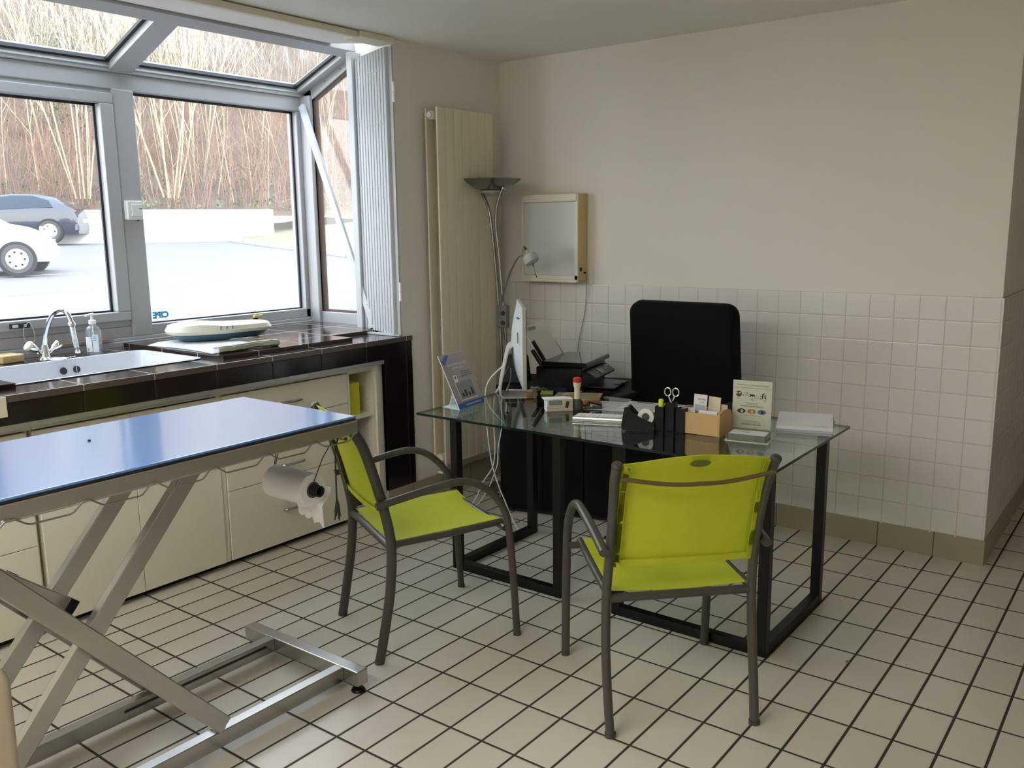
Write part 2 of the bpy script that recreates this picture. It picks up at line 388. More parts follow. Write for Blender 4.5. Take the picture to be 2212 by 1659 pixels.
# sticker on the glass, seen from behind (mirrored)
M['cyan'] = mat('cyan_ink', (.02, .36, .62), .5)
st = text('window_sticker', 'CIPE', .044, M['cyan'], None, (FX - .040, -1.672, 1.083), (0, -1, 0), (0, 0, 1), sx=1.05, bold=.0022)
tag(st, 'blue company sticker seen from behind on the lower corner of the bay window', 'sticker')

# unseen ceiling lamp added behind the viewer to brighten the room
t = thing('ceiling_fill_lamp', 'long white ceiling fill lamp, added out of view behind the viewer', 'lamp', (-1.3, -4.6, CE - .07))
bm = B(); box(bm, -2.55, -.05, -4.76, -4.44, CE - .065, CE - .0005); obj('housing', bm, M['white'], t, bev=.004)
M['diff'] = mat('fill_lamp_diffuser', (.9, .9, .88), .5, emit=(1, .965, .90, FILL))
bm = B(); box(bm, -2.53, -.07, -4.74, -4.46, CE - .072, CE - .0655); obj('diffuser', bm, M['diff'], t)

# ---------------- counter with sink hole
bm = B()
T = .95; XB, XF = -3.66, -2.69; SX0, SX1, SY0, SY1 = -3.395, -2.895, -2.80, -1.968
for (x0, x1, y0, y1) in ((XB, SX0, -2.92, -.78), (SX1, XF + .003, -3.6, -.812), (SX0, SX1, -2.92, SY0), (SX0, SX1, SY1, -.80)):
    box(bm, x0, x1, y0, y1, .925, T)
box(bm, XB, -3.0, -.80, -.70, .925, T)
ct = thing('tiled_counter', 'long dark brown tiled counter under the bay window with a white sink', 'counter', (-3.17, -2.2, .0))
obj('worktop', bm, M['brown'], ct)
bm = B(); box(bm, -3.66, -2.785, -1.93, -1.155, .9505, .968); box(bm, -3.66, -2.945, -1.155, -.85, .9505, .968); box(bm, -3.66, -3.0, -.85, -.71, .9505, .968)
obj('raised_slab', bm, M['brown'], ct)
bm = B(); box(bm, -3.66, -2.83, -2.92, -2.80, .9505, .968); obj('raised_slab', bm, M['brown'], ct)
bm = B(); box(bm, -2.712, -2.69, -3.6, -.815, .842, .9245); obj('front_band', bm, M['brownf'], ct, bev=.003)
bm = B(); box(bm, -2.712, -2.69, -1.026, -.815, .131, .842); obj('end_panel', bm, M['brownf'], ct)
bm = B(); box(bm, -2.712, -2.692, -3.6, -1.008, .822, .842); box(bm, -2.712, -2.692, -1.026, -1.008, .11, .822); obj('aluminium_edge', bm, M['alu'], ct)
bm = B(); box(bm, -3.05, -2.712, -.90, -.815, .131, .93); obj('end_wall', bm, M['paint'], ct)

# ---------------- sink
bm = B(); rr = .05
def rrect(x0, x1, y0, y1, r, n=5):
    out = []
    for cx, cy, a0 in ((x1 - r, y1 - r, 0), (x0 + r, y1 - r, 90), (x0 + r, y0 + r, 180), (x1 - r, y0 + r, 270)):
        for k in range(n + 1):
            a = math.radians(a0 + 90 * k / n); out.append((cx + r * math.cos(a), cy + r * math.sin(a)))
    return out
loops = [(0, T + .004, .05, -.012), (0, T + .006, .05, .0), (.006, T + .004, .05, 0), (.012, T - .012, .05, 0), (.03, T - .105, .06, 0), (.05, T - .12, .06, 0)]
rings = []
for ins, z, r, o in loops:
    rings.append([bm.verts.new((x, y, z)) for x, y in rrect(SX0 + ins + o, SX1 - ins - o, SY0 + ins + o, SY1 - ins - o, r)])
n = len(rings[0])
for a, b_ in zip(rings, rings[1:]):
    for k in range(n): bm.faces.new((a[k], a[(k + 1) % n], b_[(k + 1) % n], b_[k])).smooth = True
bm.faces.new(rings[-1])
M['ceram'] = mat('white_ceramic', (.66, .68, .71), .12, var=.01)
sk = thing('sink', 'white rectangular ceramic sink sunk into the brown tiled counter', 'sink', (-3.145, -2.384, .83))
obj('basin', bm, M['ceram'], sk)
for y in (-2.36, -2.30):
    bm = B(); lathe(bm, [(.016, 0), (.016, .003)], (SX0 + .0215, y, .905), 18, (1, 0, .15)); obj('overflow_hole', bm, M['gasket'], sk)
bm = B(); box(bm, -3.01, -2.985, -2.42, -2.395, .8305, .833); obj('drain', bm, M['chrome'], sk)
# ------------------------------------------------------------------ cabinets under the counter
CXF = -2.74
def handle(parent, y, z, ln=.135):
    pts = smooth_path([(CXF, y - ln / 2, z - .004), (CXF + .018, y - ln / 2 + .012, z - .001), (CXF + .027, y, z), (CXF + .018, y + ln / 2 - .012, z - .001), (CXF, y + ln / 2, z - .004)], 5)
    bm = B(); tube(bm, pts, .006, 8, flat=(1, .8, (0, 0, 1))); return obj('handle', bm, M['handle'], parent)
M['handle'] = metal('satin_handle', (.42, .41, .40), .35)
def cabinet(label, y0, y1, fronts, group='white base cabinets under the counter'):
    t = thing('base_cabinet', label, 'cabinet', (-2.95, (y0 + y1) / 2, 0), group)
    bm = B(); th = .016
    box(bm, -3.15, CXF - .02, y0, y0 + th, .04, .815); box(bm, -3.15, CXF - .02, y1 - th, y1, .04, .815)
    box(bm, -3.15, CXF - .02, y0 + th, y1 - th, .04, .056); box(bm, -3.15, CXF - .02, y0 + th, y1 - th, .799, .815); box(bm, -3.15, -3.142, y0 + th, y1 - th, .056, .799)
    obj('carcass', bm, M['lam'], t)
    bm = B(); box(bm, -3.1, CXF - .05, y0 + .01, y1 - .01, 0, .04); obj('plinth', bm, M['gasket'], t)
    for kind, z0, z1, hz, a, b in fronts:
        f = obj(kind, box(B(), CXF - .018, CXF, a + .0015, b - .0015, z0 + .0015, z1 - .0015), M['lam'], t, bev=.0012, seg=1)
        if hz: handle(f, (a + b) / 2, hz)
    return t
ca = cabinet('white drawer cabinet of four drawers behind the hanging paper roll', -1.985, -1.245,
        [('drawer', .642, .797, .717, -1.985, -1.245), ('drawer', .495, .642, .565, -1.985, -1.245), ('drawer', .355, .495, .415, -1.985, -1.245), ('drawer', .03, .355, .195, -1.985, -1.245)])
bm = B(); lathe(bm, [(.006, 0), (.006, .02), (.012, .022), (.012, .045), (.009, .048)], (CXF, -1.31, .298), 16, (1, 0, 0)); obj('knob', bm, M['chrome'], ca, label='round chrome knob')
cabinet('white two-door cabinet below the sink, behind the crossed legs of the blue table', -2.80, -2.012,
        [('door', .03, .797, None, -2.80, -2.412), ('door', .03, .797, None, -2.412, -2.012)])
cabinet('white cabinet with a deep lower drawer at the far end beside the socket', -3.70, -2.81,
        [('drawer', .356, .797, None, -3.26, -2.82), ('drawer', .03, .356, None, -3.26, -2.82), ('door', .03, .797, None, -3.70, -3.26)])
bm = B(); box(bm, -2.77, CXF - .006, -2.012, -1.988, .03, .80); box(bm, -2.77, CXF - .006, -3.7, -1.03, .80, .822)
fl = obj('filler_strip', bm, M['lam'], None); tag(fl, 'narrow white filler strip running above and between the cabinet fronts', 'trim')
bm = B(); box(bm, CXF - .004, CXF + .006, -2.80, -2.03, .803, .814)
rl = obj('grip_rail', bm, M['alu'], None, bev=.002); tag(rl, 'thin metal grip rail along the top of the cabinet doors', 'rail')
# open shelf unit
t = thing('shelf_unit', 'narrow open white shelf unit beside the dark tiled pier', 'shelf', (-2.95, -1.13, 0))
bm = B(); box(bm, -3.15, CXF, -1.243, -1.232, .04, .80); box(bm, -3.15, CXF, -1.070, -1.055, .04, .815); box(bm, -3.15, -3.14, -1.232, -1.07, .04, .815); box(bm, -3.14, CXF, -1.232, -1.07, .04, .058); box(bm, -3.14, CXF, -1.232, -1.07, .79, .815)
obj('carcass', bm, M['lam'], t)
bm = B(); box(bm, -2.80, CXF + .012, -1.055, -1.010, .04, .815); obj('end_panel', bm, M['lam'], t)
bm = B(); box(bm, -3.14, CXF - .002, -1.232, -1.07, .548, .566); obj('shelf', bm, M['lam'], t)
for z in [.12 + .032 * i for i in range(20)]:
    if abs(z - .555) < .02: continue
    for x in (-2.79, -3.02):
        bm = B(); lathe(bm, [(.0022, 0), (.0022, .0006)], (x, -1.0703, z), 8, (0, -1, 0)); obj('peg_hole', bm, M['gink'], t)
M['yellow'] = mat('yellow_card', (.62, .60, .03), .6)
bm = B(); box(bm, -2.98, -2.765, -1.228, -1.140, .5665, .735); tag(obj('yellow_box', bm, M['yellow'], None, bev=.002), 'yellow cardboard box on the open shelf', 'box')
M['redb'] = mat('dark_red_card', (.12, .03, .022), .6)
bm = B(); box(bm, -3.0, -2.80, -1.20, -1.10, .0585, .38); tag(obj('red_box', bm, M['redb'], None, bev=.002), 'dark red box standing below the open shelf', 'box')

# socket on the front band
bm = B(); box(bm, -2.6895, -2.68, -3.02, -2.900, .875, .948)
so = thing('wall_socket', 'cream double wall socket on the dark tiled band at the picture edge', 'socket', (-2.689, -2.96, .875))
obj('cover', bm, M['trim'], so, bev=.002)
bm = B(); box(bm, -2.680, -2.6785, -2.985, -2.935, .888, .935); obj('insert', bm, M['wplastic'], so)

# ------------------------------------------------------------------ folded metal shutter
M['slat'] = mat('white_lacquered_steel', (.50, .525, .55), .35, var=.03)
t = thing('folding_shutter', 'folded white metal accordion shutter beside the bay window', 'shutter', (-2.9, -.83, .952))
A, Bp = Vector((-2.715, -.882, 0)), Vector((-3.085, -.745, 0)); d = (Bp - A) / 11; nrm = Vector((-.35, -.937, 0))
for i in range(11):
    a = A + d * i; b = A + d * (i + .80)
    bm = B(); prof_ = [(0, 0), (.0, .018), (.10, .026), (.5, .030), (.90, .026), (1.0, .018), (1.0, 0)]
    pl = [((a + (b - a) * f + nrm * (.004 + o_)).x, (a + (b - a) * f + nrm * (.004 + o_)).y) for f, o_ in prof_]
    prism(bm, pl, 2, .962, 2.425); obj('slat', bm, M['slat'], t)
bm = B(); q0, q1 = A - nrm * .004, Bp - nrm * .004; obox(bm, (q0.x, q0.y, 1.69), (q1.x, q1.y, 1.69), .006, 1.45); obj('backing', bm, M['gink'], t)
bm = B(); box(bm, -2.722, -2.698, -.890, -.880, .955, 2.43); obj('edge_frame', bm, M['slat'], t)
for z in (1.10, 1.42, 1.74, 2.06, 2.32):
    for i in range(11):
        p = A + d * (i + .46) + nrm * .033; bm = B(); lathe(bm, [(.0032, 0), (.0032, .004)], (p.x, p.y, z), 6, nrm); obj('rivet', bm, M['alu'], t)
for z0, z1 in ((2.155, 2.205), (2.207, 2.255), (1.14, 1.188), (1.19, 1.238)):
    bm = B(); lathe(bm, [(.009, z0), (.009, z1)], (-2.694, -.884, 0), 12); obj('hinge', bm, M['wplastic'], t)
bm = B(); box(bm, -3.08, -2.70, -.90, -.874, .952, .962); rot(bm, 0); obj('bottom_guide', bm, M['slat'], t)
bm = B(); box(bm, -3.13, -3.085, -.80, -.70, .952, 2.46); obj('post', bm, M['slat'], t, bev=.004)
# diagonal brace
bm = B()
p0, p1 = Vector((-3.60, -.735, 2.232)), Vector((-2.998, -.800, .972))
obox(bm, p0, p1, .004, .040, (1, 0, .4)); 
dx = (p1 - p0).normalized(); sd = dx.cross(Vector((1, 0, .4))).normalized(); up = sd.cross(dx).normalized()
for s in (-1, 1): obox(bm, p0 + up * .018 * s - sd * .008, p1 + up * .018 * s - sd * .008, .018, .003, (1, 0, .4))
br = thing('shutter_brace', 'white metal channel bar leaning diagonally across the corner of the bay window', 'bar', p1)
obj('channel', bm, M['slat'], br)
bm = B(); lathe(bm, [(.014, -.006), (.014, .006)], p1 + Vector((0, -.004, .004)), 14, (0, 1, 0)); box(bm, -3.02, -2.985, -.81, -.79, .952, .975); obj('foot_bracket', bm, M['slat'], br, bev=.002)

# alarm sensor on the mullion
t = thing('alarm_sensor', 'small white sensor box on the window post', 'sensor', (FX + .012, -1.81, 1.575))
bm = B(); box(bm, FX + .0125, FX + .05, -1.858, -1.775, 1.578, 1.672); obj('housing', bm, M['wplastic'], t, bev=.006)
bm = B(); box(bm, FX + .05, FX + .056, -1.838, -1.780, 1.596, 1.655); obj('cover', bm, M['wplastic'], t, bev=.003)
bm = B(); lathe(bm, [(.006, 0), (.005, .006)], (FX + .04, -1.80, 1.572), 12, (0, 0, 1)); box(bm, FX + .056, FX + .057, -1.80, -1.784, 1.632, 1.635); obj('button', bm, M['gasket'], t)

# ------------------------------------------------------------------ things on the counter
t = thing('mixer_tap', 'tall chrome swan-neck mixer tap at the back of the sink', 'tap', (-3.475, -2.385, .95))
bm = B(); lathe(bm, [(.032, .9505), (.032, .955), (.022, .965), (.017, .99), (.014, 1.02)], (-3.475, -2.385, 0), 20); obj('body', bm, M['chrome'], t)
pts = smooth_path([(-3.475, -2.385, 1.01), (-3.462, -2.383, 1.06), (-3.430, -2.38, 1.115), (-3.385, -2.372, 1.165), (-3.340, -2.36, 1.183), (-3.30, -2.352, 1.168), (-3.278, -2.348, 1.125)], 6)
bm = B(); tube(bm, pts, .0105, 12); obj('spout', bm, M['chrome'], t)
bm = B(); lathe(bm, [(.015, 0), (.016, .01), (.013, .02)], (-3.279, -2.348, 1.112), 14); tube(bm, [(-3.278, -2.348, 1.115), (-3.262, -2.344, 1.015)], .010, 12)
for k in range(22): lathe(bm, [(.0100, 0), (.0118, .0012), (.0100, .0024)], (-3.278 + .016 * k / 22, -2.348 + .004 * k / 22, 1.108 - .0040 * k), 12, caps=False)
lathe(bm, [(.013, 0), (.013, .025)], (-3.2615, -2.344, .995), 12); obj('flexible_nozzle', bm, M['chrome'], t)
for s, nm in ((-1, 'a'), (1, 'b')):
    ax = Vector((.05, s * .8, .62)).normalized(); o_ = Vector((-3.475, -2.385, .968))
    bm = B(); lathe(bm, [(.010, .012), (.011, .03), (.012, .042), (.019, .052), (.022, .078), (.020, .084), (.012, .088)], o_, 16, ax); h = obj('handle', bm, M['chrome'], t)
    if s < 0:
        bm = B(); lathe(bm, [(.024, .0845), (.025, .090), (.022, .097), (.010, .100)], o_, 16, ax); obj('cap', bm, M['trim'], h, label='cream round cap on one tap handle')
# soap bottle
t = thing('soap_bottle', 'clear pump bottle of soap beside the tap', 'bottle', (-3.455, -2.165, .95))
sx, sy = -3.455, -2.165
M['clear'] = glass('clear_plastic', (.93, .96, .97), 1.45, .05, .12, (.85, .9, .95))
bm = B(); lathe(bm, [(.028, .9505), (.034, .956), (.035, 1.0), (.035, 1.055), (.028, 1.078), (.014, 1.088), (.013, 1.098)], (sx, sy, 0), 24); obj('bottle_body', bm, M['clear'], t)
bm = B(); lathe(bm, [(.016, 1.096), (.016, 1.113), (.009, 1.115), (.006, 1.117), (.006, 1.134), (.011, 1.136), (.014, 1.143), (.008, 1.147)], (sx, sy, 0), 18); obox(bm, (sx, sy, 1.141), (sx + .012, sy - .036, 1.138), .012, .007); obj('pump', bm, M['wplastic'], t)
bm = B(); lathe(bm, [(.0028, .965), (.0028, 1.097)], (sx, sy, 0), 8); obj('dip_tube', bm, M['wplastic'], t)
def curved_label(a0, a1, z0, z1, r, m, nm, par):
    bm = B(); rows = []
    for z in (z0, z1): rows.append([(sx + r * math.cos(a0 + (a1 - a0) * k / 8), sy + r * math.sin(a0 + (a1 - a0) * k / 8), z) for k in range(9)])
    sheet(bm, rows); return obj(nm, bm, m, par)
lb = curved_label(-1.75, -.75, .968, 1.038, .0355, M['paper'], 'label', t)
curved_label(-.65, .1, .966, 1.048, .0355, M['paper'], 'label', t)
for k in range(5): curved_label(-1.48 + k * .07, -1.45 + k * .07, .972, .985, .0358, M['ink'], 'barcode', lb)
for k in range(3): curved_label(-.55, -.2, 1.02 + .008 * k, 1.023 + .008 * k, .0358, M['cyan'], 'print_line', lb)
# sponge
M['sponge'] = mat('yellow_sponge', (.75, .55, .27), .9, bump=.8, bscale=90)
bm = B(); box(bm, -.055, .055, -.05, .05, 0, .035); rot(bm, .1); shift(bm, (-3.56, -2.515, .9505)); bevel(bm, .005); 
tag(obj('sponge', bm, M['sponge'], None), 'yellow block sponge on the counter beside the tap', 'sponge')
# drain plug disc on the rim
t = thing('drain_plug', 'white oval plug disc lying on the back rim of the sink', 'plug', (-3.375, -2.375, .957))
bm = B(); lathe(bm, [(.024, 0), (.032, .002), (.034, .006), (.028, .010), (.008, .012)], (-3.375, -2.375, .9575), 22); obj('disc', bm, M['wplastic'], t)
bm = B(); box(bm, -3.39, -3.38, -2.38, -2.36, .9695, .9705); box(bm, -3.372, -3.366, -2.378, -2.362, .9695, .9705); obj('marking', bm, M['ink'], t)
bm = B()
for y in (-2.335, -2.315): tube(bm, smooth_path([(-3.372, -2.36, .962), (-3.36, y, .966), (-3.345, y, .955), (-3.338, y, .80)], 4), .0012, 6)
obj('chain', bm, M['alu'], t)
# wire loop hanging from the latch
bm = B(); tube(bm, smooth_path([(FX + .035, -2.395, 1.10), (FX + .05, -2.385, 1.115), (FX + .05, -2.37, 1.085), (FX + .048, -2.365, 1.04), (FX + .046, -2.38, 1.01), (FX + .046, -2.40, 1.015), (FX + .046, -2.412, 1.05), (FX + .04, -2.405, 1.095)], 5), .0016, 6)
tag(obj('wire_loop', bm, M['trim'], None), 'thin wire loop hanging from the window latch above the tap', 'wire')
M['wood'] = mat('light_wood', (.42, .24, .11), .6)
bm = B(); box(bm, -3.635, -3.612, -2.32, -1.985, .9925, .997); tag(obj('wood_stick', bm, M['wood'], None), 'thin wooden stick lying on the window sill behind the soap', 'stick')

# baby scale on folded towel
M['towel'] = mat('white_towel', (.62, .64, .68), .95, var=.06, scale=60, bump=.8, bscale=300)
M['towelg'] = mat('grey_green_cloth', (.42, .44, .36), .95, var=.1, scale=60, bump=.8, bscale=300)
t = thing('folded_towel', 'folded white towel under the scale on the counter', 'towel', (-3.16, -1.80, .968))
bm = B()
rows = []
for i in range(13):
    u = i / 12; row = []
    for j in range(13):
        v = j / 12; x = -3.40 + .53 * u; y = -1.93 + .28 * v + .03 * math.sin(3 * u)
        e = min(u, 1 - u, v, 1 - v); h = .017 * min(1, (e / .10)) ** .5 + .002 * noise.noise((x * 15, y * 15, 0))
        row.append((x, y, .9715 + max(h, 0)))
    rows.append(row)
sheet(bm, rows); 
r2 = [[(p[0], p[1], .9690) for p in row] for row in rows]
sheet(bm, r2)
bd = lambda R_: [R_[0][j] for j in range(13)] + [R_[i][12] for i in range(1, 13)] + [R_[12][j] for j in range(11, -1, -1)] + [R_[i][0] for i in range(11, 0, -1)]
sheet(bm, [bd(rows) + [bd(rows)[0]], bd(r2) + [bd(r2)[0]]]); bmesh.ops.remove_doubles(bm, verts=bm.verts, dist=.0004)
obj('fold', bm, M['towel'], t)
bm = B(); rows = []
prof = [(-2.885, .972), (-2.868, .9705), (-2.855, .978), (-2.857, .988), (-2.875, .991), (-2.895, .986), (-2.90, .992), (-2.88, .998), (-2.86, .997)]
for k in range(16):
    y = -1.90 + .33 * k / 15; w = .004 * math.sin(k * 1.1)
    rows.append([(x + w + .012 * math.sin(k * .5), y, z + abs(w) * .8) for x, z in prof])
sheet(bm, rows, .004); obj('cloth_edge', bm, M['towelg'], t, label='grey-green cloth folded at the towel edge')
M['cream'] = mat('cream_plastic', (.66, .65, .53), .3, var=.02)
M['teal'] = mat('blue_green_plastic', (.085, .185, .23), .4, var=.05)
t = thing('baby_scale', 'cream baby scale with blue-green base on the folded towel', 'scale', (-3.21, -1.62, .99))
# outline: long rounded tray, rotated; local u along length
cS, sS = math.cos(1.20), math.sin(1.20)
def sc_pt(u, v, z): return (-3.21 + u * cS - v * sS, -1.65 + u * sS + v * cS, z)
def outline(a, grow=0.0):
    c_, s_ = math.cos(a), math.sin(a); L_, W_ = .250 + grow, .150 + grow
    u = L_ * (abs(c_) ** .75) * (1 if c_ >= 0 else -1); v = W_ * (abs(s_) ** .75) * (1 if s_ >= 0 else -1)
    v *= 1 - .16 * math.exp(-((u - .12) / .08) ** 2); return u, v
def ring(bm, grow, zf, n=56):
    vs = []
    for k in range(n):
        a = 2 * PI * k / n; u, v = outline(a, grow); vs.append(bm.verts.new(sc_pt(u, v, zf(u, v))))
    return vs
def loft(bm, rings, top=True, bot=True):
    for a, b in zip(rings, rings[1:]):
        n = len(a)
        for k in range(n): bm.faces.new((a[k], a[(k + 1) % n], b[(k + 1) % n], b[k])).smooth = True
    if bot: bm.faces.new(rings[0][::-1])
    if top: bm.faces.new(rings[-1])
bm = B(); loft(bm, [ring(bm, -.075, lambda u, v: .991 + (.012 if u > .15 else 0)), ring(bm, -.055, lambda u, v: .993), ring(bm, -.03, lambda u, v: 1.012), ring(bm, -.015, lambda u, v: 1.026)]); obj('base', bm, M['teal'], t)
rim = lambda u, v: 1.062 + .012 * math.exp(-((u + .12) / .10) ** 2)
bm = B(); loft(bm, [ring(bm, -.02, lambda u, v: 1.024), ring(bm, 0, lambda u, v: 1.028), ring(bm, .005, lambda u, v: 1.042), ring(bm, -.008, rim), ring(bm, -.022, lambda u, v: rim(u, v) + .002), ring(bm, -.045, lambda u, v: rim(u, v) - .012), ring(bm, -.085, lambda u, v: 1.043), ring(bm, -.13, lambda u, v: 1.042)]); obj('tray', bm, M['cream'], t)
bm = B()
for k in range(3):
    u = -.03 + .028 * k; q = sc_pt(u, -.158, 1.049); q2 = sc_pt(u + .006, -.150, 1.064); obox(bm, q, q2, .006, .002, (1, -.4, .5))
obj('vent', bm, M['gink'], t)
# garden tap in the window corner
t = thing('ball_valve', 'black plastic tap with yellow lever on the window sill behind the scale', 'tap', (-3.57, -1.165, .968))
vx, vy = -3.57, -1.165
bm = B(); lathe(bm, [(.012, .969), (.012, 1.01), (.016, 1.012), (.016, 1.03), (.009, 1.032)], (vx, vy, 0), 14); lathe(bm, [(.013, 0), (.013, .025), (.009, .026), (.008, .055)], (vx, vy, 1.005), 12, (0, 1, 0)); lathe(bm, [(.017, 0), (.017, .035)], (vx, vy - .04, .995), 12, (0, .6, .4)); obj('valve_body', bm, M['black'], t)
M['yel2'] = mat('yellow_plastic', (.75, .62, .05), .4)
bm = B(); lathe(bm, [(.011, 1.030), (.012, 1.045), (.006, 1.048)], (vx, vy, 0), 12); box(bm, vx - .006, vx + .006, vy, vy + .05, 1.036, 1.045); obj('lever', bm, M['yel2'], t)

# ------------------------------------------------------------------ radiator
M['rad'] = mat('cream_radiator_enamel', (.74, .68, .53), .4, var=.02)
t = thing('radiator', 'tall cream panel radiator on the wall beside the window', 'radiator', (-2.63, -.425, .2))
n7 = 7; y0, y1 = -.665, -.195; w = (y1 - y0) / n7
for k in range(n7):
    a = y0 + w * k
    bm = B(); box(bm, -2.612, -2.600, a + .0012, a + w - .0012, .205, 2.147); obj('fin', bm, M['rad'], t, bev=.002, seg=1)
for k in range(n7):
    a = y0 - .02 + w * k
    bm = B(); box(bm, -2.672, -2.660, a + .0012, a + w - .0012, .215, 2.14); obj('fin', bm, M['rad'], t, bev=.002, seg=1)
for z in (2.105, .245):
    bm = B(); tube(bm, [(-2.636, y0 - .012, z), (-2.636, y1, z)], .023, 18); obj('header_pipe', bm, M['rad'], t)
bm = B(); lathe(bm, [(.012, 0), (.015, .004), (.015, .014)], (-2.636, y0 - .012, 2.105), 14, (0, -1, 0)); obj('bleed_plug', bm, M['wplastic'], t)
for z in (.183, .14):
    bm = B(); tube(bm, [(-2.70, -.62, z), (-2.64, -.62, z)], .008, 10); lathe(bm, [(.012, 0), (.012, .02)], (-2.64, -.62, z - .01), 10); obj('valve', bm, M['wplastic'], t)

# ------------------------------------------------------------------ light box on the back wall
M['amber'] = mat('yellowed_plastic', (.62, .48, .22), .5, var=.05)
M['opal'] = mat('opal_screen', (.56, .58, .57), .3, var=.03)
t = thing('xray_light_box', 'wall mounted x-ray viewing box with white screen and yellowed side', 'light box', (-2.27, -.05, 1.21))
LX0, LX1, LZ0, LZ1, LD = -2.470, -2.088, 1.213, 1.702, -.10
bm = B(); box(bm, LX0 + .002, LX1, LD + .008, -.001, LZ0 + .002, LZ1 - .004); obj('case', bm, M['amber'], t, bev=.004)
bm = B(); box(bm, LX0 + .012, LX1 - .014, LD + .002, LD + .0065, LZ0 + .035, LZ1 - .05); obj('screen', bm, M['opal'], t)
bm = B(); box(bm, LX0 + .004, LX1 - .004, LD - .010, LD + .0075, LZ1 - .048, LZ1 - .003); obj('film_clip', bm, M['cream'], t, bev=.006)
bm = B(); box(bm, LX0, LX1, LD - .012, LD + .008, LZ0 - .002, LZ0 + .012); box(bm, LX0, LX1, LD - .004, LD + .006, LZ0 + .012, LZ0 + .034); obj('ledge', bm, M['cream'], t)
bm = B(); box(bm, LX0 - .001, LX0 + .012, LD - .002, LD + .006, LZ0, LZ1 - .02); box(bm, LX1 - .018, LX1 + .001, LD - .004, LD + .0075, LZ0, LZ1 - .006); obj('side_frame', bm, M['cream'], t)
bm = B(); box(bm, LX1 - .0005, LX1 + .003, -.078, -.060, 1.272, 1.292); obj('switch', bm, M['ink'], t)
bm = B(); lathe(bm, [(.006, 0), (.005, .012)], (LX1, -.035, 1.262), 10, (1, 0, 0)); obj('cord_plug', bm, M['ink'], t)
bm = B(); tube(bm, smooth_path([(-2.08, -.03, 1.258), (-2.075, -.03, 1.22), (-2.09, -.02, 1.05), (-2.13, -.02, .88), (-2.15, -.02, .72)], 6), .0022, 6); obj('power_cord', bm, M['gink'], t)

# ------------------------------------------------------------------ floor lamp
t = thing('floor_lamp', 'dark chrome uplighter floor lamp with a small reading arm beside the radiator', 'lamp', (-2.45, -.30, 0))
lx, ly = -2.45, -.30
bm = B(); lathe(bm, [(.001, 0), (.125, .001), (.128, .012), (.12, .022), (.03, .03), (.02, .05)], (lx, ly, 0), 32); obj('base', bm, M['dchrome'], t)
for s in (-1, 1):
    pts = smooth_path([(lx + s * .018, ly, .03), (lx + s * .018 - .006, ly, .7), (lx + s * .017 - .020, ly, 1.0), (lx + s * .016 - .050, ly, 1.35), (lx + s * .016 - .070, ly, 1.52), (lx + s * .028 - .076, ly, 1.62), (lx + s * .058 - .082, ly, 1.69), (lx + s * .086 - .084, ly, 1.735)], 6)
    bm = B(); tube(bm, pts, .0085, 12); lathe(bm, [(.013, -.008), (.013, .012)], pts[-1], 12); obj('pole', bm, M['dchrome'], t)
bx = lx - .088
bm = B(); lathe(bm, [(.05, 1.722), (.09, 1.735), (.14, 1.758), (.175, 1.782), (.173, 1.784), (.14, 1.764), (.09, 1.744), (.04, 1.735)], (bx, ly, 0), 40, caps=False); lathe(bm, [(.03, 1.716), (.05, 1.722), (.04, 1.735)], (bx, ly, 0), 20); obj('bowl', bm, M['dchrome'], t)
M['frost'] = mat('frosted_glass', (.70, .72, .68), .25, trans=.4)
bm = B(); lathe(bm, [(.02, 1.695), (.055, 1.712), (.058, 1.721), (.03, 1.716)], (bx, ly, 0), 24); obj('under_glass', bm, M['frost'], t)
bm = B()
for a in (.4, 2.4, 4.3): tube(bm, [(bx + .06 * math.cos(a), ly + .06 * math.sin(a), 1.757), (bx + .07 * math.cos(a), ly + .07 * math.sin(a), 1.80)], .004, 6)
obj('bulb_holder', bm, M['frost'], t)
bm = B(); box(bm, lx - .048, lx + .022, ly - .018, ly + .018, .955, 1.085); sb = obj('switch_box', bm, mat('grey_plastic', (.16, .16, .16), .4), t, bev=.008)
for z in (.985, 1.04):
    bm = B(); lathe(bm, [(.013, 0), (.013, .006)], (lx + .0, ly - .018, z), 14, (0, -1, 0)); obj('dimmer_knob', bm, M['ink'], sb)
pts = smooth_path([(lx - .016, ly - .004, 1.08), (lx + .0, ly - .01, 1.15), (lx + .045, ly - .012, 1.26), (lx + .10, ly - .014, 1.345), (lx + .125, ly - .014, 1.366), (lx + .165, ly - .014, 1.372)], 6)
bm = B(); tube(bm, pts, .006, 10); obj('reading_arm', bm, M['dchrome'], t)
ax = Vector((.55, 0, -.83)).normalized(); c0 = Vector((lx + .155, ly - .014, 1.405))
bm = B(); lathe(bm, [(.004, -.012), (.010, -.004), (.022, .008), (.034, .03), (.040, .05)], c0, 22, ax); obj('reading_shade', bm, M['chrome'], t)
bm = B(); lathe(bm, [(.0405, .05), (.046, .075), (.040, .092), (.015, .098)], c0, 22, ax); obj('shade_glass', bm, M['frost'], t)
bm = B(); tube(bm, [c0 + ax * .09, c0 + ax * .09 + Vector((.03, 0, -.085))], .0028, 6); obj('shade_handle', bm, M['dchrome'], t)
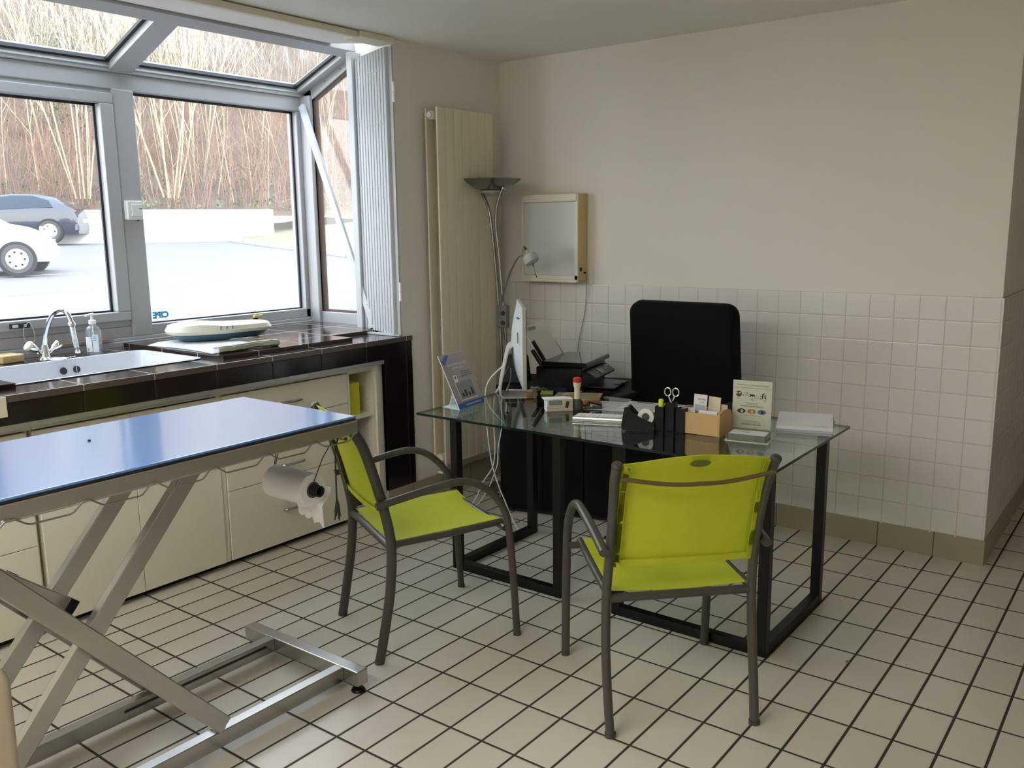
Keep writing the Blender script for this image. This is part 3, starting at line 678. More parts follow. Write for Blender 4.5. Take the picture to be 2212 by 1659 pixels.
# ------------------------------------------------------------------ examination table
M['steel'] = metal('brushed_steel', (.50, .48, .45), .34)
M['steelr'] = metal('brushed_steel_rails', (.46, .45, .43), .27)
M['blue'] = mat('blue_table_pad', (.02, .19, .58), .34, var=.06, scale=5, bump=.08, bscale=70, spec=.9, coat=1.0, coat_ior=3.0, coat_rough=.13, coat_tint=(.72, .86, 1))
TX0, TX1, TY0, TY1, TZ = -2.022, -1.432, -3.78, -2.380, .930
t = thing('examination_table', 'stainless steel scissor-lift examination table with a blue top', 'table', (-1.72, -3.1, 0))
bm = B(); box(bm, TX0, TX1, TY0, TY1, .880, .924); obj('table_frame', bm, M['steel'], t, bev=.006, seg=3)
bm = B(); box(bm, TX0 + .006, TX1 - .006, TY0 + .006, TY1 - .006, .9245, .930); obj('seal', bm, M['gasket'], t)
bm = B(); box(bm, TX0 + .004, TX1 - .004, TY0 + .004, TY1 - .004, .9302, .9375); obj('table_top', bm, M['blue'], t, bev=.0068, seg=4)
def bar(name, p0, p1, w, h, m='steelr', up=(0, 0, 1)):
    bm = B(); obox(bm, p0, p1, w, h, up); return obj(name, bm, M[m], t, bev=.003)
bar('base_rail', (-1.520, -3.75, .055), (-1.520, -2.433, .055), .040, .050); far = bar('base_rail', (-1.882, -3.75, .055), (-1.882, -2.433, .055), .040, .050)
bm = B(); box(bm, -1.862, -1.8605, -3.0, -2.47, .058, .066); obj('slot', bm, M['gasket'], far)
bar('cross_foot', (-2.035, -2.410, .055), (-1.432, -2.410, .055), .046, .052); bar('cross_foot', (-2.035, -3.77, .055), (-1.432, -3.77, .055), .046, .052)
for x in (-2.01, -1.457):
    for y in (-2.41, -3.77):
        bm = B(); lathe(bm, [(.022, 0), (.024, .004), (.020, .010), (.008, .012), (.008, .03)], (x, y, 0), 18); obj('levelling_foot', bm, M['black'], t)
for x in (-1.500, -1.905): bar('scissor_arm', (x, -2.895, .098), (x, -3.57, .862), .024, .052)
for x in (-1.595, -1.850): bar('scissor_arm', (x, -3.53, .10), (x, -2.862, .868), .030, .052)
bm = B(); tube(bm, [(-1.93, -3.225, .475), (-1.522, -3.225, .475)], .011, 12); obj('pivot_rod', bm, M['steelr'], t)
for y, z in ((-2.90, .092), (-3.53, .10)):
    bm = B(); tube(bm, [(-1.90, y, z), (-1.50, y, z)], .012, 12); obj('axle', bm, M['steelr'], t)
for x in (-1.500, -1.905, -1.595, -1.85): bar('top_runner', (x, -3.7, .872), (x, -2.7, .872), .02, .016)
lv = bar('lift_lever', (-1.70, -3.47, .752), (-1.70, -3.215, .538), .036, .036)
bm = B(); obox(bm, (-1.70, -3.217, .5397), (-1.70, -3.196, .522), .039, .039); obj('end_cap', bm, M['black'], lv, bev=.003, label='black plastic end cap')
bm = B(); obox(bm, (-1.70, -3.35, .670), (-1.70, -3.33, .6535), .02, .0105); obj('lever_clip', bm, M['black'], lv)
# wavy wire rail under the near edge and round the end
def wave(p, q, n):
    out = []
    for k in range(n):
        for f, z in ((.0, .889), (.07, .889), (.10, .886), (.24, .869), (.29, .866), (.80, .865), (.85, .868), (.97, .886)):
            tt = (k + f) / n; out.append((p[0] + (q[0] - p[0]) * tt, p[1] + (q[1] - p[1]) * tt, z))
    out.append((q[0], q[1], .889)); return out
bm = B(); tube(bm, wave((-1.428, -3.62), (-1.428, -2.395), 7), .0024, 7); obj('wire_rail', bm, M['steelr'], t)
bm = B(); tube(bm, wave((-1.44, -2.376), (-2.01, -2.376), 3), .0024, 7); obj('wire_rail', bm, M['steelr'], t)

# ------------------------------------------------------------------ paper roll hung from the table end
M['tissue'] = mat('white_tissue', (.88, .88, .90), .95, var=.02, bump=.3, bscale=250)
M['card'] = mat('grey_card_core', (.10, .095, .09), .8)
M['cord'] = mat('green_black_cord', (.035, .05, .03), .9)
t = thing('paper_roll', 'white paper towel roll hanging from cords at the end of the blue table', 'paper roll', (-1.645, -2.484, .60))
bm = B(); lathe(bm, [(.0265, 0), (.0515, 0), (.0535, .003), (.0535, .190), (.0515, .193), (.0265, .193)], (-1.736, -2.484, .70), 48, (1, 0, 0), caps=False); obj('roll', bm, M['tissue'], t)
bm = B(); lathe(bm, [(.0262, 0), (.0262, .1955), (.019, .1955), (.019, .0)], (-1.738, -2.484, .70), 28, (1, 0, 0), caps=False); obj('core', bm, M['card'], t)
bm = B(); lathe(bm, [(.0185, -.004), (.0185, .235), (.014, .235), (.014, .0)], (-1.745, -2.484, .70), 24, (1, 0, 0), caps=False); obj('hanging_tube', bm, M['blackm'], t)
bm = B(); rows = []
for k in range(12):
    s_ = k / 11; a = -.2 - s_ * 1.35; row = []
    for j in range(14):
        u = j / 13; x = -1.655 + .135 * u - .01 * s_ * u
        if s_ < .5: y = -2.484 + .0540 * math.cos(-s_ * 2 * 1.2) ; z = .70 + .0540 * math.sin(-s_ * 2 * 1.2)
        else:
            q = (s_ - .5) * 2; y = -2.466 + .012 * q + .004 * math.sin(u * 17) * q; z = .6497 - q * (.058 + .028 * u ** 2 + .006 * math.sin(u * 23))
        row.append((x, y, z))
    rows.append(row)
sheet(bm, rows, .0006); obj('loose_sheet', bm, M['tissue'], t)
bm = B(); tube(bm, [(-1.545, -2.484, .716), (-1.53, -2.45, .80), (-1.52, -2.40, .868)], .0016, 6)
tube(bm, smooth_path([(-1.52, -2.40, .868), (-1.507, -2.405, .855), (-1.502, -2.42, .82), (-1.50, -2.425, .72), (-1.497, -2.428, .665)], 5), .0028, 7)
tube(bm, smooth_path([(-1.52, -2.40, .868), (-1.50, -2.39, .879), (-1.47, -2.377, .889)], 4), .002, 6); obj('cord', bm, M['cord'], t)
bm = B()
for k in range(9):
    a = k * .7; tube(bm, [(-1.497, -2.428, .667), (-1.496 + .005 * math.cos(a), -2.428 + .005 * math.sin(a), .645), (-1.495 + .009 * math.cos(a), -2.43 + .009 * math.sin(a), .595 + .012 * (k % 3))], .0022, 5)
obj('tassel', bm, M['cord'], t)
bm = B(); tube(bm, [(-1.742, -2.484, .716), (-1.752, -2.45, .79), (-1.755, -2.385, .885)], .0016, 6); tube(bm, [(-1.742, -2.484, .716), (-1.765, -2.45, .79), (-1.765, -2.385, .885)], .0016, 6); obj('cord', bm, M['cord'], t)

# cream bin at the lower corner
M['bin'] = mat('cream_bin_plastic', (.50, .43, .32), .55, var=.03, bump=.2, bscale=120)
t = thing('plastic_bin', 'cream plastic bin with a stepped shoulder in the lower corner beside the steel table', 'bin', (-1.30, -3.70, 0))
def rr_ring(bm, hx, hy, z, r, c=(-1.315, -3.705)):
    return [bm.verts.new((c[0] + x, c[1] + y, z)) for x, y in rrect(-hx, hx, -hy, hy, r)]
bm = B(); loft(bm, [rr_ring(bm, .105, .135, 0, .02), rr_ring(bm, .11, .145, .30, .02), rr_ring(bm, .112, .1475, .615, .02), rr_ring(bm, .110, .145, .632, .02), rr_ring(bm, .104, .138, .646, .02)]); obj('body', bm, M['bin'], t)
bm = B(); loft(bm, [rr_ring(bm, .100, .134, .6465, .02), rr_ring(bm, .100, .132, .69, .02), rr_ring(bm, .098, .128, .75, .02), rr_ring(bm, .09, .11, .765, .02)]); obj('lid', bm, M['bin'], t)

# ------------------------------------------------------------------ garden-style armchairs
M['tubep'] = mat('taupe_grey_tube', (.055, .051, .043), .36, var=.05, spec=.6)
M['lime'] = mat('lime_mesh_fabric', (.72, .77, .055), .7, var=.03, scale=30, bump=.35, bscale=420, trans=.40)
M['limed'] = mat('olive_badge', (.17, .18, .02), .6, trans=.1)
M['brail'] = mat('brown_rail', (.12, .085, .03), .5)
def armchair(label, group):
    t = thing('armchair', label, 'chair', (0, 0, 0), group)
    bp = [(-.265, 0), (-.238, .14), (-.216, .27), (-.206, .42), (-.220, .53), (-.249, .65), (-.280, .755), (-.302, .81), (-.334, .862)]
    for s in (-1, 1):
        pts = smooth_path([(s * (.228 + .004 * math.sin(i)), y, z) for i, (y, z) in enumerate(bp)], 5)
        bm = B(); tube(bm, pts, .0165, 14, flat=(.85, 1.1, (1, 0, 0))); lathe(bm, [(.0175, -.001), (.0175, .012)], (pts[0].x, pts[0].y, .001), 14)
        lathe(bm, [(.0160, -.004), (.0168, .0), (.0155, .006), (.008, .010)], pts[-1], 14, (pts[-1] - pts[-2]))
        obj('leg', bm, M['tubep'], t)
        ap = [(s * .249, -.262, .583), (s * .252, -.138, .606), (s * .257, -.012, .627), (s * .259, .060, .630), (s * .260, .124, .607), (s * .260, .184, .556), (s * .260, .220, .50), (s * .260, .238, .43), (s * .260, .255, .24), (s * .260, .268, .0)]
        ap = smooth_path(ap, 6)
        bm = B(); tube(bm, ap, .0145, 14, flat=(1.05, .95, (1, 0, 0))); lathe(bm, [(.0155, .0), (.0155, .012)], (s * .26, .268, 0.0), 14); obj('leg', bm, M['tubep'], t)
    # seat frame: two side rails, rear and front cross bars and stubs to the front legs
    bm = B()
    for s in (-1, 1): tube(bm, [(s * .222, -.205, .428), (s * .218, .02, .430), (s * .214, .235, .440)], .0125, 12)
    tube(bm, [(-.228, -.207, .418), (.228, -.207, .418)], .0135, 12); tube(bm, [(-.258, .225, .428), (.258, .225, .428)], .012, 12)
    obj('seat_frame', bm, M['tubep'], t)
    bm = B(); rows = []
    for i in range(15):
        v = i / 14; y = -.196 + .432 * v; row = []
        for j in range(17):
            u = j / 16 * 2 - 1; w = .212 - .006 * v
            sag = .022 * (1 - u * u) * (.35 + .65 * math.sin(PI * min(1, v * 1.05)) ) + .012 * (1 - u * u) * (v > .9) * (v - .9) * 10
            row.append((u * w, y, .4375 + .013 * v - sag))
        rows.append(row)
    sheet(bm, rows, .002); obj('seat', bm, M['lime'], t)
    # back fabric follows the posts, rises in the middle of the top edge
    def post(z):
        for (ya, za), (yb, zb) in zip(bp, bp[1:]):
            if za <= z <= zb: return ya + (yb - ya) * (z - za) / (zb - za)
        return bp[-1][0] - (z - bp[-1][1]) * .6
    bm = B(); rows = []
    for i in range(19):
        v = i / 18; row = []
        for j in range(19):
            u = j / 18 * 2 - 1
            ztop = .866 + .022 * (1 - u * u) ** 1.5; z = .522 + (ztop - .522) * v
            dip = -.018 * (1 - u * u) * (.5 + .5 * math.sin(PI * v))
            row.append((u * .2135, post(z) + dip + .004, z))
        rows.append(row)
    sheet(bm, rows, .002); back = obj('backrest', bm, M['lime'], t)
    bm = B()
    for s in (-1, 1):
        rows = [[(s * (.196 + .0175 * k), post(.524 + .338 * i / 16) - .0045 - (.004 if k else .009), .524 + .338 * i / 16) for k in (0, 1)] for i in range(17)]
        sheet(bm, rows, .0012)
    rows = [[(-.196 + .392 * j / 10, post(.525 + .022 * i) - .0085 - .018 * (1 - (j / 5 - 1) ** 2) * .5, .525 + .022 * i) for j in range(11)] for i in (0, 1)]
    sheet(bm, rows, .0012); obj('hem', bm, M['lime'], back)
    rail = [(x * .224, post(.838 - .028 * (1 - x * x)) - .030 - .022 * (1 - x * x), .838 - .010 * abs(x) - .032 * (1 - x * x) ** 1.3) for x in [k / 10 - 1 for k in range(21)]]
    bm = B(); tube(bm, smooth_path(rail, 3), .0065, 10); obj('top_rail', bm, M['brail'], t)
    bm = B(); rows = []
    for i in range(2):
        rows.append([(.03 * math.cos(2 * PI * k / 28) * (1 if i else .02), post(.866 + .012 * math.sin(2 * PI * k / 28) * (1 if i else .02)) - .0205, .866 + .012 * math.sin(2 * PI * k / 28) * (1 if i else .02)) for k in range(29)])
    sheet(bm, rows, .001); obj('badge', bm, M['limed'], t, label='olive oval badge')
    return t
ch = armchair('lime green mesh armchair behind the end of the blue table, beside the paper roll', 'lime green mesh armchairs')
ch2 = dup(ch, (-.665, -1.798, 0), math.radians(45), 'lime green mesh armchair seen from behind, in front of the desk corner')
ch.location = (-1.626, -1.897, 0); ch.rotation_euler = (0, 0, math.radians(-25.6))

# ------------------------------------------------------------------ glass desk
M['dglass'] = glass('desk_glass', (.80, .90, .87), 1.6, 0)
M['dedge'] = mat('desk_glass_edge', (.006, .016, .015), .12, var=.1, spec=.25)
M['bframe'] = mat('black_lacquered_tube', (.005, .0055, .006), .35, var=.05, spec=.3)
DH = .71
t = thing('glass_desk', 'glass topped desk on black square tube legs', 'desk', (-1.24, -1.05, 0))
bm = B(); box(bm, -2.065, -.413, -1.452, -.655, DH - .011, DH)
bmesh.ops.recalc_face_normals(bm, faces=bm.faces[:]); bm.normal_update()
for f in bm.faces: f.material_index = 0 if abs(f.normal.z) > .5 else 1
obj('tabletop', bm, [M['dglass'], M['dedge']], t)
s_ = .019
def sq(name, p0, p1):
    bm = B(); obox(bm, p0, p1, 2 * s_, 2 * s_, (0, 0, 1) if abs(p1[2] - p0[2]) < .1 else (0, 1, 0)); return obj(name, bm, M['bframe'], t, bev=.002)
YF, YB = -1.385, -.815; ZT = DH - .013
for x0, xi in ((-1.893, -1.343), (-.466, -1.063)):
    sq('leg', (x0, YF, 0), (x0, YF, ZT)); sq('leg', (xi, YF, 0), (xi, YF, ZT)); sq('leg', (x0, YB, 0), (x0, YB, ZT))
    a, b = min(x0, xi) + s_, max(x0, xi) - s_
    sq('bottom_rail', (a, YF, s_), (b, YF, s_)); sq('bottom_rail', (x0, YF + s_, s_), (x0, YB - s_, s_))

# ------------------------------------------------------------------ black side table with printer
ang = math.radians(17); U = Vector((math.cos(ang), math.sin(ang), 0)); V = Vector((-math.sin(ang), math.cos(ang), 0)); P0 = Vector((-2.235, -.665, 0))
def lp(u, v, z): return P0 + U * u + V * v + Vector((0, 0, z))
def lbox(bm, u0, u1, v0, v1, z0, z1):
    vs = [bm.verts.new(lp(u, v, z)) for z in (z0, z1) for u, v in ((u0, v0), (u1, v0), (u1, v1), (u0, v1))]
    for f in ((3, 2, 1, 0), (4, 5, 6, 7), (0, 1, 5, 4), (1, 2, 6, 5), (2, 3, 7, 6), (3, 0, 4, 7)): bm.faces.new([vs[i] for i in f])
    return bm
M['bwood'] = mat('black_brown_veneer', (.004, .0035, .0035), .6, var=.2, scale=14, spec=.15)
t = thing('side_table', 'black side cabinet carrying the printer behind the desk', 'cabinet', P0 + U * .37 + V * .2)
bm = B(); lbox(bm, 0, .74, 0, .40, .678, .700); obj('table_top', bm, M['bwood'], t, bev=.003)
bm = B(); lbox(bm, .012, .03, .02, .39, .03, .677); lbox(bm, .71, .728, .02, .39, .03, .677); lbox(bm, .03, .71, .37, .388, .03, .677); lbox(bm, .03, .71, .02, .37, .03, .05); obj('carcass', bm, M['bwood'], t)
for k in range(3):
    bm = B(); lbox(bm, .032 + .226 * k, .254 + .226 * k, .004, .02, .05, .675); obj('door', bm, M['bwood'], t, bev=.002)
bm = B(); lbox(bm, .04, .70, .05, .36, 0, .03); obj('plinth', bm, M['blackm'], t)
# printer
ang = math.radians(13); U = Vector((math.cos(ang), math.sin(ang), 0)); V = Vector((-math.sin(ang), math.cos(ang), 0)); P0 = Vector((-1.905, -.425, .7005))
M['pblack'] = mat('printer_plastic', (.008, .009, .011), .32, var=.1)
M['pgloss'] = mat('printer_lid', (.015, .018, .02), .10)
t = thing('printer', 'black inkjet printer with paper in its rear feeder on the side cabinet', 'printer', P0)
hu, hv = .135, .19
bm = B(); lbox(bm, -hu, hu - .02, -hv, hv, .0, .118); obj('body', bm, M['pblack'], t, bev=.012)
bm = B(); lbox(bm, -hu + .03, hu + .005, -hv, hv, .119, .145); obj('scanner_lid', bm, M['pgloss'], t, bev=.008)
bm = B(); obox(bm, lp(hu - .012, 0, .098), lp(hu + .045, 0, .062), .30, .016, (0, 0, 1)); cp = obj('control_panel', bm, M['pblack'], t, bev=.004)
bm = B(); pn = (U * .036 + Vector((0, 0, .057))).normalized(); c_ = lp(hu + .02, -.02, .080) + pn * .0082
obox(bm, c_ - U * .016 + Vector((0, 0, .010)), c_ + U * .016 - Vector((0, 0, .010)), .06, .001, pn); obj('screen', bm, mat('panel_screen', (.20, .23, .25), .15), cp)
for dv in (-.075, .04, .065):
    bm = B(); lathe(bm, [(.004, 0), (.004, .0012)], lp(hu + .02, dv, .080) + pn * .0078, 10, pn); obj('button', bm, M['wplastic'], cp)
xd = V; text('maker_name', 'EPSON', .012, M['paper'], cp, lp(hu + .008, .105, .0875) + pn * .0088, xd, (-U * .057 + Vector((0, 0, .036))))
bm = B(); lbox(bm, hu - .04, hu + .13, -.12, .12, .012, .018); lbox(bm, hu + .10, hu + .13, -.03, .03, .018, .024); obj('output_tray', bm, M['pblack'], t)
bm = B(); obox(bm, lp(-hu + .02, 0, .12), lp(-hu - .035, 0, .20), .24, .012, (1, 0, .5)); ft = obj('rear_feeder', bm, M['pblack'], t, bev=.003)
for dv in (-.113, .113):
    bm = B(); obox(bm, lp(-hu + .028, dv, .125), lp(-hu - .045, dv, .235), .010, .018, (1, 0, .5)); obj('paper_guide', bm, M['pblack'], ft)
bm = B(); obox(bm, lp(-hu + .02, 0, .135), lp(-hu - .095, 0, .31), .205, .004, (1, 0, .5)); sh = obj('paper_stack', bm, M['paper'], t)
dd = (lp(-hu - .095, 0, .31) - lp(-hu + .02, 0, .135)).normalized(); nn = dd.cross(V).normalized()
if nn.x < 0: nn = -nn
bm = B(); obox(bm, lp(-hu - .095, 0, .31) + nn * .0026 - dd * .012, lp(-hu - .095, 0, .31) + nn * .0026 - dd * .030, .19, .0008, nn); obj('print_band', bm, mat('grey_print', (.36, .33, .36), .8, var=.35, scale=60), sh)
bm = B(); obox(bm, lp(-hu - .095, .075, .31) + nn * .0034 - dd * .008, lp(-hu - .095, .075, .31) + nn * .0034 - dd * .032, .04, .0008, nn); obj('print_block', bm, M['gink'], sh)

# small black loudspeaker behind the computer
ang = math.radians(17); U = Vector((math.cos(ang), math.sin(ang), 0)); V = Vector((-math.sin(ang), math.cos(ang), 0)); P0 = Vector((-2.215, -.500, .7005))
t = thing('loudspeaker', 'black loudspeaker on the side cabinet half hidden by the computer', 'speaker', P0)
bm = B(); uprism_pts = [(-.05, 0), (.05, 0), (.035, .125), (.01, .145), (-.02, .145), (-.04, .12)]
a_ = [bm.verts.new(lp(u, -.055, z)) for u, z in uprism_pts]; b_ = [bm.verts.new(lp(u, .055, z)) for u, z in uprism_pts]
bm.faces.new(a_); bm.faces.new(b_[::-1])
for k in range(6): bm.faces.new((a_[k], a_[(k + 1) % 6], b_[(k + 1) % 6], b_[k]))
obj('cabinet', bm, M['blackm'], t, bev=.01)
bm = B(); lathe(bm, [(.03, 0), (.032, .003), (.02, .005)], lp(.044, 0, .06), 20, U); obj('driver', bm, M['black'], t)

# ------------------------------------------------------------------ office chair
M['cloth'] = mat('black_upholstery', (.003, .003, .0035), .95, var=.2, scale=40, bump=.5, bscale=350, spec=.2)
t = thing('office_chair', 'black high-back office chair behind the desk', 'chair', (-1.255, -.60, 0))
def pad(nm, c, hx, hy, hz, r, m, par, taper=0.0, axis='back'):
    bm = B()
    if axis == 'back':
        rings = []
        outl = rrect(-hx, hx, -hz, hz, r, 7)
        for yy, g in ((-hy, -.02), (-hy * .8, -.006), (0, 0), (hy * .8, -.006), (hy, -.02)):
            vs = []
            for x, z in outl:
                k = 1 + taper * (z / hz); lx = (abs(x) + (g if abs(x) > .05 else 0)) * (1 if x >= 0 else -1) * k; lz = z + (g if z > 0 else -g)
                vs.append(bm.verts.new((c[0] + lx, c[1] + yy - .10 * (z / hz) * .3 + .035 * (1 - (x / hx) ** 2) * .5, c[2] + lz)))
            rings.append(vs)
        loft(bm, rings)
    else:
        rings = []
        for zz, g in ((-hz, -.03), (-hz * .5, -.004), (0, 0), (hz * .6, -.008), (hz, -.035)):
            rings.append([bm.verts.new((c[0] + x * (1 + g / hx), c[1] + y * (1 + g / hy), c[2] + zz)) for x, y in rrect(-hx, hx, -hy, hy, r, 7)])
        loft(bm, rings)
    return obj(nm, bm, m, par)
pad('backrest', (-1.262, -.435, .865), .277, .045, .30, .055, M['cloth'], t, -.02)
pad('seat', (-1.255, -.66, .475), .255, .24, .05, .07, M['cloth'], t, axis='seat')
bm = B(); tube(bm, smooth_path([(-1.255, -.60, .42), (-1.255, -.44, .42), (-1.255, -.375, .48), (-1.255, -.375, .66)], 5), .022, 10, flat=(1.6, .6, (1, 0, 0))); obj('back_bracket', bm, M['black'], t)
bm = B(); lathe(bm, [(.03, .09), (.03, .25), (.018, .252), (.018, .43)], (-1.255, -.62, 0), 18); obj('gas_lift', bm, M['black'], t)
for k in range(5):
    a = 2 * PI * k / 5 + 2.78; e = Vector((-1.255 + .30 * math.cos(a), -.62 + .30 * math.sin(a), .07))
    bm = B(); tube(bm, [(-1.255, -.62, .115), e], .024, 10, r2=.016); lg = obj('base_arm', bm, M['black'], t)
    bm = B(); sd = Vector((-math.sin(a), math.cos(a), 0))
    for s in (-1, 1): lathe(bm, [(.02, -.009), (.026, -.006), (.026, .006), (.02, .009)], e + sd * .013 * s + Vector((0, 0, -.044)), 16, sd)
    tube(bm, [e + Vector((0, 0, -.044)), e], .006, 8); obj('caster', bm, M['black'], lg)
for s in (-1, 1):
    x = -1.255 + s * .27
    bm = B(); tube(bm, smooth_path([(x - s * .04, -.62, .43), (x + s * .005, -.62, .46), (x + s * .008, -.62, .60), (x, -.62, .688)], 5), .016, 10, flat=(.6, 1.4, (1, 0, 0))); ar = obj('armrest_support', bm, M['black'], t)
    bm = B(); box(bm, x - .035, x + .035, -.64, -.46, .688, .714); obj('armrest', bm, M['blackm'], t, bev=.01)
# ------------------------------------------------------------------ things on the glass desk
Z0 = DH + .0004
def frame_at(p, deg):
    global P0, U, V
    a = math.radians(deg); U = Vector((math.cos(a), math.sin(a), 0)); V = Vector((-math.sin(a), math.cos(a), 0)); P0 = Vector(p)
# --- leaflet display
BL, BR, TL = Vector((-1.940, -1.300, Z0)), Vector((-1.968, -1.090, Z0)), Vector((-2.052, -1.312, .948))
au = (BR - BL); lu = au.length; au.normalize(); bv = (TL - BL); lv_ = bv.length; bv = (bv - au * bv.dot(au)).normalized(); nn = au.cross(bv).normalized()
def LP(u, v, o=0.0): return BL + au * (u * lu) + bv * (v * lv_) + nn * o
t = thing('leaflet_display', 'mauve leaflet standing on a small easel at the far desk corner by the radiator', 'leaflet', BL)
M['mauve'] = mat('mauve_print', (.36, .31, .31), .45, var=.18, scale=9)
M['bprint'] = mat('blue_print', (.012, .10, .42), .4)
M['gprint'] = mat('grey_green_print', (.22, .26, .24), .45)
def quad(nm, pts, m, par, th=.0008, label=None):
    bm = B(); sheet(bm, [[pts[0], pts[1]], [pts[3], pts[2]]], th); return obj(nm, bm, m, par, label=label)
bm = B(); obox(bm, LP(.5, 0, -.002), LP(.5, 1, -.002), lu, .003, nn); cd_ = obj('card', bm, M['paper'], t)
def lpq(nm, u0, u1, v0, v1, m, o=.0004, par=None, th=.0006): return quad(nm, [LP(u0, v0, o), LP(u1, v0, o), LP(u1, v1, o), LP(u0, v1, o)], m, par or cd_, th)
lpq('front_print', .005, .995, .09, .995, M['mauve']); lpq('blue_band', .005, .995, .0, .10, M['bprint'])
lpq('photo_frame', .20, .86, .13, .47, M['paper'], .0012); lpq('photo', .215, .845, .15, .47, M['gprint'], .002)
for u, h in ((.30, .07), (.42, .12), (.55, .06), (.68, .13)): lpq('silhouette', u, u + .07, .19, .19 + h, M['ink'], .0028)
lpq('tag_outline', .22, .36, .47, .60, M['paper'], .0012); lpq('tag_photo', .26, .32, .53, .58, M['gink'], .002)
quad('corner_banner', [LP(.02, .87, .0012), LP(.10, .80, .0012), LP(.36, .965, .0012), LP(.26, .985, .0012)], M['bprint'], cd_)
text('headline', "Que lui offrir qui lui fait\nvraiment envie ?", .0165, M['paper'], cd_, LP(.55, .76, .0014), au, bv)
text('fine_print', "informations au dos\ndu present document\naupres de votre equipe", .010, M['gink'], cd_, LP(.76, .60, .0014), au, bv)
text('band_text', "DEMANDEZ CONSEIL ICI", .0115, M['paper'], cd_, LP(.60, .045, .0014), au, bv)
quad('easel_base', [LP(.0, 0, -.004), LP(.85, 0, -.004), LP(.85, 0, -.004) + Vector((-.115, 0, 0)), LP(0, 0, -.004) + Vector((-.115, .012, 0))], M['paper'], t, .002)
quad('easel_strut', [LP(.3, .5, -.005), LP(.6, .5, -.005), LP(.6, 0, -.004) + Vector((-.105, 0, .003)), LP(.3, 0, -.004) + Vector((-.105, 0, .003))], M['paper'], t, .002)

# --- all-in-one computer, seen from its back edge
w_ = Vector((-.640, .768, 0)).normalized(); nb = Vector((-w_.y, w_.x, 0)); 
E0 = Vector((-1.772, -1.032, 0)); SW, SB, ST = .505, .772, 1.158
t = thing('desktop_computer', 'white slim all-in-one computer seen edge-on on an aluminium foot', 'computer', E0 + w_ * .25 + Vector((0, 0, Z0)))
M['whalu'] = mat('pale_aluminium', (.46, .45, .40), .38, var=.02)
M['wback'] = mat('white_back_shell', (.55, .57, .60), .3, var=.01)
def EP(a, o, z): return E0 + w_ * a + nb * o + Vector((0, 0, z))
bm = B(); obox(bm, EP(0, 0, (SB + ST) / 2), EP(SW, 0, (SB + ST) / 2), .020, ST - SB); obj('edge_frame', bm, M['whalu'], t, bev=.004, seg=3)
bm = B(); obox(bm, EP(.012, -.0108, (SB + ST) / 2), EP(SW - .012, -.0108, (SB + ST) / 2), .0016, ST - SB - .03); obj('screen', bm, M['pgloss'], t)
bm = B(); rows = []
for i in range(21):
    v = i / 20; row = []
    for j in range(15):
        u = j / 14; bz = (max(0, math.sin(PI * v)) ** .7) * (max(0, math.sin(PI * u)) ** .8); row.append(EP(.002 + (SW - .004) * u, .0095 + .040 * bz, SB + .004 + (ST - SB - .008) * v))
    rows.append(row)
sheet(bm, rows); obj('back_shell', bm, M['wback'], t)
bm = B(); obox(bm, EP(.055, .026, ST - .055), EP(.105, .028, ST - .055), .004, .006); obox(bm, EP(.02, .029, SB + .22), EP(.023, .029, SB + .27), .004, .004); obj('port_slot', bm, M['ink'], t)
mid = SW / 2
bm = B()
path = [(-.055, Z0 + .003), (.02, Z0 + .003), (.085, Z0 + .003), (.100, Z0 + .007), (.106, Z0 + .018), (.102, Z0 + .06), (.085, Z0 + .14), (.068, Z0 + .215), (.060, Z0 + .235), (.045, Z0 + .245), (.030, Z0 + .245)]
rows = [[EP(mid - .095 + .19 * j / 4, o, z) for j in range(5)] for o, z in path]
sheet(bm, rows, .006); obj('foot', bm, M['whalu'], t)
# white cables off the back of the desk
M['wcable'] = mat('white_cable', (.70, .72, .74), .5)
for i, (dx, pts) in enumerate([(0, [(-1.985, -.905, .86), (-2.03, -.90, .83), (-2.085, -.905, .775), (-2.115, -.90, .70), (-2.125, -.88, .55), (-2.113, -.88, .436), (-2.096, -.88, .34), (-2.056, -.88, .233), (-2.015, -.88, .157), (-1.98, -.88, .089), (-1.951, -.88, .045), (-1.915, -.885, .010)]),
                        (1, [(-1.975, -.89, .85), (-2.02, -.87, .80), (-2.06, -.86, .735), (-2.082, -.87, .68), (-2.080, -.88, .54), (-2.073, -.88, .441), (-2.081, -.88, .362), (-2.10, -.88, .31), (-2.166, -.87, .229), (-2.23, -.85, .13), (-2.30, -.84, .048)]),
                        (2, [(-1.97, -.88, .84), (-2.01, -.83, .78), (-2.05, -.80, .725), (-2.075, -.82, .66), (-2.045, -.86, .54), (-2.061, -.87, .433), (-2.068, -.87, .345), (-2.10, -.86, .28), (-2.15, -.84, .20), (-2.24, -.82, .09), (-2.33, -.81, .048)])]):
    bm = B(); tube(bm, smooth_path(pts, 6), .0032, 7)
    tag(obj('computer_cable', bm, M['wcable'], None), ['thickest white cable falling from the computer past the desk edge to the floor', 'thin white cable curving to the power strip from the desk corner, outer of two', 'thin white cable closest to the black cabinet, ending at the power strip'][i], 'cable', 'white cables behind the desk')
bm = B(); box(bm, -2.50, -2.28, -.865, -.79, .0, .04); tag(obj('power_strip', bm, M['blackm'], None, bev=.005), 'black power strip on the floor below the radiator', 'power strip')

